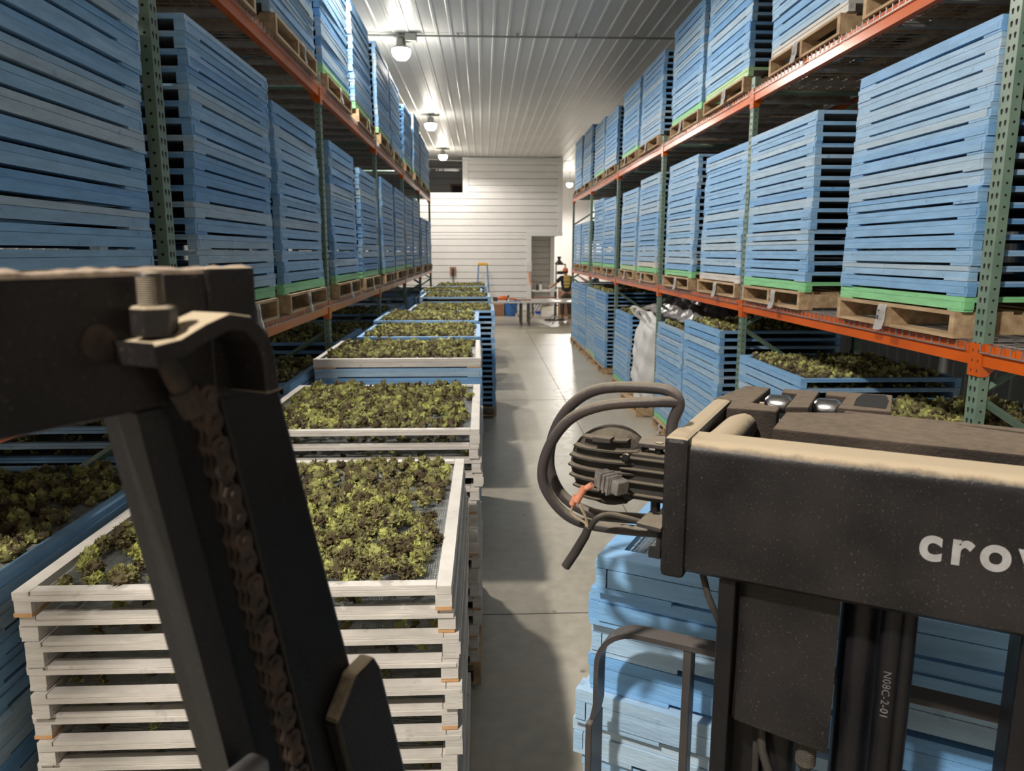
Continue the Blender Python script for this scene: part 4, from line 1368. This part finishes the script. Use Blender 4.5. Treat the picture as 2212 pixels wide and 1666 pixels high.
# orange and black power tool
t = empty('power_tool', (.62, 22.35, .746)); tag(t, 'orange and black power tool lying on the left folding table', 'power tool')
b = MB(); b.tube([(-.22, 0, .07), (-.10, 0, .09), (.02, .02, .10), (.10, .02, .09)], [.04, .065, .07, .05], 12); b.build('body', M['orangeplastic'], t, smooth=True)
b = MB(); b.tube([(.06, .0, .02), (.10, 0, .10), (.14, .02, .17)], .028, 10); b.box(-.34, -.20, -.05, .05, .0, .12); b.build('handle', M['dark'], t)
b = MB(); b.tube([(.16, 0, .06), (.28, .02, .06), (.40, 0, .05)], [.03, .025, .012], 10); b.build('nozzle', M['orangeplastic'], t, smooth=True)
b = MB(); b.box(-.18, .18, -.15, .15, 0, .012); simple('folded_cloth', b, M['bin'], (.95, 22.25, .746), 'flat pale blue cloth lying on the left folding table', 'cloth')
b = MB(); b.box(-.26, .26, -.06, .06, 0, .04); simple('wood_offcut', b, M['carton'], (1.18, 22.6, .746), 'brown length of wood on the folding table', 'wood')
b = MB(); b.box(-.22, .22, -.2, .2, 0, .40); b.box(-.225, -.0, -.205, .205, .40, .41); b.box(.0, .225, -.205, .205, .40, .41)
simple('cardboard_box', b, M['carton'], (.50, 26.0, 0), 'brown cardboard box on the floor left of the blue tub', 'box', bevel=.004)
t = empty('plastic_tub', (.95, 25.95, 0)); tag(t, 'blue plastic tub on the floor under the folding tables', 'tub')
b = MB(); b.lathe([(.20, 0), (.225, .02), (.245, .42), (.262, .43), (.262, .45), (.235, .45), (.215, .03), (.004, .03)], 24); b.build('body', M['bin'], t, smooth=True)
b = MB(); b.lathe([(.06, 0), (.075, .01), (.08, .11), (.085, .12), (.075, .125), (.004, .12)], 18); simple('small_pot', b, M['whiteplastic'], (1.18, 25.45, 0), 'small white pot on the floor beside the blue tub', 'pot', smooth=True)
t = empty('bucket', (1.90, 25.9, 0)); tag(t, 'white plastic bucket with a blue label on the floor', 'bucket')
b = MB(); b.lathe([(.125, 0), (.130, .01), (.148, .36), (.155, .36), (.155, .385), (.14, .385), (.138, .372), (.004, .372)], 24); b.build('body', M['whiteplastic'], t, smooth=True)
b = MB(); vs = []; 
for i in range(9):
    a = math.radians(-130 + i * 10)
    vs += [(.1375 * math.cos(a), .1375 * math.sin(a), .07), (.143 * math.cos(a), .143 * math.sin(a), .17)]
b.add(vs, [(2 * i, 2 * i + 2, 2 * i + 3, 2 * i + 1) for i in range(8)]); b.build('label', M['labelblue'], t)
b = MB(); b.tube([(-.14, 0, .34), (-.13, -.10, .24), (0, -.15, .20), (.13, -.10, .24), (.14, 0, .34)], .004, 6); b.build('handle', M['dark'], t, smooth=True)
t = empty('floor_stand', (2.32, 24.0, 0)); tag(t, 'dark steel stand with a long foot beside the person in black', 'stand')
b = MB(); b.box(-.33, .33, -.04, .04, 0, .05); b.box(-.04, .04, -.25, .25, 0, .04); b.build('foot', M['tableleg'], t, bevel=.006)
b = MB(); b.tube([(0, 0, .04), (0, 0, .62)], .022, 10); b.tube([(0, 0, .20), (.18, 0, .05)], .010, 6); b.tube([(0, 0, .20), (-.18, 0, .05)], .010, 6); b.build('post', M['tableleg'], t, smooth=True)
t = empty('workbench', (2.15, 26.2, 0)); tag(t, 'narrow workbench with shelf standing before the grey siding recess', 'workbench')
b = MB(); b.box(-.42, .42, -.30, .30, .84, .875); b.build('bench_top', M['whiteplastic'], t, bevel=.004)
b = MB(); b.box(-.40, .40, -.27, .27, .60, .63); b.build('shelf', M['carton'], t)
for sx in (-1, 1):
    for sy in (-1, 1):
        b = MB(); b.box(sx * .40 - .02, sx * .40 + .02, sy * .27 - .02, sy * .27 + .02, 0, .84); b.build('leg', M['tableleg'], t)
t = empty('spray_bottle', (2.02, 26.1, .876)); tag(t, 'white spray bottle standing on the workbench', 'bottle')
b = MB(); b.lathe([(.04, 0), (.045, .02), (.045, .16), (.018, .21), (.018, .24), (.004, .24)], 16); b.build('body', M['whiteplastic'], t, smooth=True)
b = MB(); b.box(-.05, .03, -.014, .014, .24, .275); b.box(-.012, .012, -.01, .01, .275, .31); b.build('trigger_head', M['dark'], t)
b = MB(); b.lathe([(.05, 0), (.05, .10), (.045, .14), (.03, .20), (.01, .24), (.004, .26)], 14); simple('black_lantern', b, M['dark'], (1.90, 26.25, .876), 'small black pointed lantern at the back of the workbench', 'lantern', smooth=True)
b = MB(); b.box(-.10, .10, -.10, .10, 0, .14); b.box(-.085, .085, -.085, .085, .14, .16); simple('cream_box', b, M['whiteplastic'], (2.42, 26.1, .876), 'cream box at the right end of the workbench', 'box', bevel=.01)
t = empty('fibre_drum', (2.86, 25.9, 0)); tag(t, 'brown fibre drum beside the workbench behind the person', 'drum')
b = MB(); b.lathe([(.24, 0), (.245, .02), (.245, .88), (.25, .90), (.25, .93), (.24, .94), (.004, .94)], 24); b.build('body', M['carton'], t, smooth=True)
b = MB(); b.lathe([(.2525, .86), (.255, .865), (.255, .90), (.2525, .905)], 24); b.build('hoop', M['alum'], t, smooth=True)
t = empty('wire_shelving', (2.86, 27.5, 0)); tag(t, 'tall black wire shelving unit at the right end of the room wall', 'shelving')
for sx in (-1, 1):
    for sy in (-1, 1):
        b = MB(); b.tube([(sx * .17, sy * .15, 0), (sx * .17, sy * .15, 1.78)], .012, 8); b.build('post', M['dark'], t, smooth=True)
for z in (.25, .90, 1.42, 1.76):
    b = MB()
    for q in range(9): b.box(-.17, .17, -.15 + q * .0375 - .003, -.15 + q * .0375 + .003, z, z + .006)
    b.box(-.175, .175, -.155, -.147, z - .02, z + .01); b.box(-.175, .175, .147, .155, z - .02, z + .01)
    b.build('shelf', M['dark'], t)
t = empty('metal_funnel', (2.80, 27.5, 1.771)); tag(t, 'large black funnel upside down on top of the wire shelving', 'funnel')
b = MB(); b.lathe([(.17, 0), (.165, .02), (.06, .13), (.05, .17), (.075, .27), (.07, .275), (.004, .27)], 20); b.build('cone', M['dark'], t, smooth=True)
t = empty('wire_basket', (2.86, 27.5, 1.436)); tag(t, 'shallow basket of green produce on the wire shelving', 'basket')
b = MB(); b.lathe([(.13, 0), (.155, .05), (.16, .06), (.14, .055), (.12, .01), (.004, .01)], 18); b.build('basket', M['dark'], t, smooth=True)
b = MB()
for _ in range(26):
    a = R.uniform(0, 6.28); q = R.uniform(0, .11)
    cluster_mb(b, R, .035, 6, (3, 5), .85, X=Matrix.Translation((q * math.cos(a), q * math.sin(a), .05)))
b.build('produce', M['leaf'], t)['kind'] = 'stuff'
t = empty('electrical_box', (1.71, YW - .045, 1.49)); tag(t, 'white electrical box on the corner trim with orange cord below', 'electrical box')
b = MB(); b.box(-.10, .10, -.09, .0, .0, .36); b.build('enclosure', M['whiteplastic'], t, bevel=.01)
b = MB(); b.box(-.05, .05, -.095, -.088, .20, .32); b.build('cover', M['trim'], t, bevel=.004)
b = MB(); b.tube(loop([(.0, -.05, .0), (.01, -.06, -.18), (.04, -.05, -.36), (.10, -.06, -.52)], 16), .035, 8); b.build('coiled_cord', mat('pale_orange_cord', (.80, .36, .22), rough=.6), t, smooth=True)
# step ladder leaning near the wall
t = empty('step_ladder', (-.02, 27.1, 0)); tag(t, 'blue step ladder with yellow top before the white siding', 'ladder')
b = MB(); b.box(-.19, .19, -.12, .14, 1.74, 1.80); b.box(-.17, .17, -.10, .12, 1.80, 1.82); b.build('top_cap', M['yellow'], t, bevel=.01)
for sx in (-1, 1):
    b = MB()
    b.add([(sx * .17 - .014, -.10, 1.74), (sx * .17 + .014, -.10, 1.74), (sx * .17 + .014, -.04, 1.74), (sx * .17 - .014, -.04, 1.74),
           (sx * .28 - .014, -.48, 0), (sx * .28 + .014, -.48, 0), (sx * .28 + .014, -.42, 0), (sx * .28 - .014, -.42, 0)],
          [(0, 1, 2, 3), (7, 6, 5, 4), (0, 4, 5, 1), (1, 5, 6, 2), (2, 6, 7, 3), (3, 7, 4, 0)]); b.build('front_rail', M['fibreblue'], t)
    b = MB(); b.tube([(sx * .15, .08, 1.74), (sx * .24, .42, 0)], .016, 4); b.build('rear_rail', M['fibreblue'], t)
for i in range(1, 6):
    z = i * .29; k = 1 - z / 1.74; w = .17 + .11 * k; y = -.07 - .38 * k
    b = MB(); b.box(-w, w, y - .04, y + .05, z - .012, z + .012); b.build('step', M['alum'], t)
t = empty('hanging_brush', (-1.14, YW - .05, 1.30)); tag(t, 'tan and black wide brush hanging on the white siding', 'brush')
b = MB(); b.box(-.12, .12, -.05, -.01, .06, .36); b.build('head', M['carton'], t, bevel=.01)
b = MB(); b.box(-.05, .05, -.075, -.05, .02, .30); b.tube([(0, -.03, .08), (0, -.03, -.20)], .016, 8); b.build('handle', M['dark'], t)

# ------------------------------------------------------------------ people
def skinned(name, m, verts, edges, parent, root=0, sub=2, smooth=True):
    """one continuous skin grown over connected joints: verts = (x, y, z, rx, ry)"""
    me = bpy.data.meshes.new(name)
    me.from_pydata([v[:3] for v in verts], edges, [])
    o = bpy.data.objects.new(name, me); col.objects.link(o)
    if parent is not None: o.parent = parent
    me.materials.append(m)
    md = o.modifiers.new('skin', 'SKIN'); md.use_smooth_shade = True
    sv = me.skin_vertices[0].data
    for i, v in enumerate(verts):
        sv[i].radius = (v[3], v[4]); sv[i].use_root = (i == root)
    o.modifiers.new('sub', 'SUBSURF').levels = sub
    o.modifiers['sub'].render_levels = sub
    return o
def person(loc, rz, label, J, capm, shirtm, print_back):
    p = empty('person', loc, rz); tag(p, label, 'person')
    # facing +y. J: dict of joint positions
    V = []; E = []
    def add(key, rx, ry, par=None, pos=None):
        q = J[key] if pos is None else pos
        V.append((*q, rx, ry)); i = len(V) - 1
        if par is not None: E.append((par, i))
        return i
    pel = add('pelvis', .145, .10); wa = add('waist', .125, .09, pel); chs = add('chest', .155, .11, wa); nb = add('neckbase', .075, .065, chs)
    nk = add('neck', .052, .055, nb)
    hd0 = add('jaw', .060, .070, nk); hd = add('head', .078, .095, hd0); crown = add('crown', .060, .075, hd)
    for s in ('l', 'r'):
        sh = add(s + 'shoulder', .062, .06, chs); el = add(s + 'elbow', .042, .042, sh); fo = add(s + 'forearm', .038, .038, el); wr = add(s + 'wrist', .026, .024, fo)
        W = Vector(J[s + 'wrist']); Fd = (W - Vector(J[s + 'elbow'])).normalized()
        side_ = Fd.cross(Vector((0, 0, 1)))
        side_ = side_.normalized() if side_.length > .1 else Vector((1, 0, 0))
        pm = add(None, .034, .018, wr, tuple(W + Fd * .05))
        kn = add(None, .036, .014, pm, tuple(W + Fd * .085))
        for q, ln in zip((-.027, -.009, .009, .027), (.060, .072, .068, .052)):
            f1 = add(None, .0085, .0085, kn, tuple(W + Fd * (.10 + ln * .45) + side_ * q - Vector((0, 0, .006))))
            add(None, .0075, .0075, f1, tuple(W + Fd * (.10 + ln * .9) + side_ * q * 1.05 - Vector((0, 0, .024))))
        t1 = add(None, .011, .011, pm, tuple(W + Fd * .065 + side_ * (.045 if s == 'l' else -.045)))
        add(None, .009, .009, t1, tuple(W + Fd * .10 + side_ * (.058 if s == 'l' else -.058) - Vector((0, 0, .01))))
        hp = add(s + 'hip', .088, .088, pel); kn_ = add(s + 'knee', .058, .06, hp); cf = add(s + 'calf', .055, .056, kn_); an = add(s + 'ankle', .036, .04, cf)
        add(s + 'toe', .035, .025, an)
    body = skinned('body', M['skin'], V, E, p)
    # face: nose, ears, eyes, mouth
    h = Vector(J['head'])
    b = MB()
    b.add([(h.x - .013, h.y + .088, h.z - .035), (h.x + .013, h.y + .088, h.z - .035), (h.x, h.y + .118, h.z - .032), (h.x, h.y + .090, h.z + .012)], [(0, 1, 2), (1, 3, 2), (3, 0, 2), (0, 3, 1)])
    for s in (-1, 1):
        b.tube([(h.x + s * .077, h.y - .005, h.z - .03), (h.x + s * .086, h.y - .012, h.z), (h.x + s * .079, h.y - .005, h.z + .02)], [.008, .014, .008], 8)
    b.build('nose_and_ears', M['skin'], p, smooth=True)
    b = MB()
    for s in (-1, 1): b.lathe([(.002, -.008), (.009, 0), (.002, .008)], 8, X=Matrix.Translation((h.x + s * .030, h.y + .088, h.z + .004)))
    b.box(h.x - .024, h.x + .024, h.y + .082, h.y + .092, h.z - .058, h.z - .053)
    b.build('eyes_and_mouth', M['hair'], p)
    b = MB(); b.lathe([(.083, -.045), (.090, -.005), (.084, .03), (.05, .07), (.002, .08)], 18, X=Matrix.Translation((h.x, h.y - .018, h.z - .005)) @ Matrix.Diagonal((.96, 1.1, 1, 1)))
    b.build('hair', M['hair'], p, smooth=True)
    cp = MB(); cp.lathe([(.097, .0), (.099, .03), (.09, .075), (.05, .107), (.002, .113)], 20, X=Matrix.Translation((h.x, h.y - .005, h.z + .012)) @ Matrix.Diagonal((.92, 1.12, 1, 1)))
    c = cp.build('cap', capm, p, smooth=True)
    cp = MB(); cp.prism([(h.x - .075, h.y + .07), (h.x - .07, h.y + .15), (h.x - .03, h.y + .185), (h.x + .03, h.y + .185), (h.x + .07, h.y + .15), (h.x + .075, h.y + .07)], h.z + .012, h.z + .018)
    cp.build('brim', capm, c)
    # t-shirt
    V2 = []; E2 = []
    def a2(pos, rx, ry, par=None):
        V2.append((*pos, rx, ry)); i = len(V2) - 1
        if par is not None: E2.append((par, i))
        return i
    pv = Vector(J['pelvis']); 
    i0 = a2(pv + Vector((0, 0, -.06)), .175, .125); i1 = a2(J['waist'], .160, .120, i0); i2 = a2(J['chest'], .185, .135, i1); i3 = a2(Vector(J['neckbase']) + Vector((0, 0, .0)), .085, .075, i2)
    for s in ('l', 'r'):
        S = Vector(J[s + 'shoulder']); Eb = Vector(J[s + 'elbow'])
        j = a2(S, .082, .078, i2); a2(S.lerp(Eb, .45), .072, .07, j); a2(S.lerp(Eb, .72), .068, .066, len(V2) - 1)
    sh = skinned('t_shirt', shirtm, V2, E2, p)
    V3 = []; E3 = []
    V3.append((*(pv + Vector((0, 0, .04))), .162, .118)); V3.append((*(pv + Vector((0, 0, -.04))), .165, .12)); E3.append((0, 1))
    for s in ('l', 'r'):
        k = len(V3)
        V3.append((*J[s + 'hip'], .105, .105)); E3.append((1, k))
        V3.append((*J[s + 'knee'], .082, .084)); E3.append((k, k + 1))
        V3.append((*J[s + 'calf'], .076, .078)); E3.append((k + 1, k + 2))
        V3.append((*(Vector(J[s + 'ankle']) + Vector((0, 0, .03))), .062, .064)); E3.append((k + 2, k + 3))
    skinned('trousers', M['trouser'], V3, E3, p)
    for s in ('l', 'r'):
        an, to = Vector(J[s + 'ankle']), Vector(J[s + 'toe'])
        b = MB(); b.tube([(an.x, an.y - .05, .045), (an.x, an.y + .04, .05), (to.x, to.y - .02, .04), (to.x, to.y + .05, .028)], [.045, .05, .044, .024], 12)
        b.tube([(an.x, an.y, .04), (an.x, an.y, .17)], .052, 12); b.box(an.x - .045, an.x + .045, an.y - .09, to.y + .06, 0, .018)
        b.build('boot', M['boot'], p)
    if print_back:
        b = MB(); c = Vector(J['chest']); w = Vector(J['waist'])
        for (z0, z1, hw) in ((.10, .19, .105), (-.01, .08, .115), (-.12, -.03, .105), (-.22, -.145, .09)):
            cz = c.z + (z0 + z1) / 2
            vs = []
            n = 12
            for i in range(n + 1):
                x = -hw + 2 * hw * i / n
                yy = -.140 + .45 * x * x * 4
                wob = .012 * math.sin(i * 2.1 + z0 * 40)
                vs += [(c.x + x, c.y + yy, c.z + z0 + wob), (c.x + x, c.y + yy, c.z + z1 - wob)]
            b.add(vs, [(2 * i, 2 * i + 2, 2 * i + 3, 2 * i + 1) for i in range(n)])
            b.add([(v[0], v[1] - .002, v[2]) for v in vs], [(2 * i + 1, 2 * i + 3, 2 * i + 2, 2 * i) for i in range(n)])
        o = b.build('shirt_print', M['print'], sh, smooth=True); o['label'] = 'yellow print on the back'
    return p
J1 = dict(pelvis=(0, 0, .90), waist=(0, .02, 1.05), chest=(0, .05, 1.27), neckbase=(0, .07, 1.42), neck=(-.01, .085, 1.475), jaw=(-.015, .12, 1.515), head=(-.02, .105, 1.575), crown=(-.02, .09, 1.625),
          lshoulder=(-.19, .05, 1.36), lelbow=(-.33, .20, 1.17), lforearm=(-.39, .30, 1.10), lwrist=(-.46, .42, 1.04),
          rshoulder=(.19, .05, 1.36), relbow=(.27, .12, 1.10), rforearm=(.22, .24, 1.04), rwrist=(.14, .36, 1.00),
          lhip=(-.095, 0, .84), lknee=(-.13, .03, .47), lcalf=(-.135, -.0, .32), lankle=(-.14, -.04, .09), ltoe=(-.15, .08, .04),
          rhip=(.095, 0, .84), rknee=(.12, .06, .47), rcalf=(.12, .03, .32), rankle=(.12, .0, .09), rtoe=(.14, .12, .04))
person((2.74, 24.45, 0), math.radians(6), 'person in orange cap and black t-shirt with yellow back print, reaching to the bench', J1, M['cap'], M['shirt'], True)
J2 = {k: (v[0], v[1] * .6, v[2] * 1.03) for k, v in J1.items()}
J2.update(lshoulder=(-.19, .03, 1.42), lelbow=(-.20, .24, 1.36), lforearm=(-.20, .36, 1.42), lwrist=(-.20, .48, 1.50),
          rshoulder=(.19, .03, 1.42), relbow=(.27, .02, 1.14), rforearm=(.28, .12, 1.04), rwrist=(.27, .22, .98))
person((3.28, 21.3, 0), math.radians(80), 'person in grey cap and dark shirt half hidden behind the last rack upright, arm raised', J2, M['greycap'], M['greyshirt'], False)
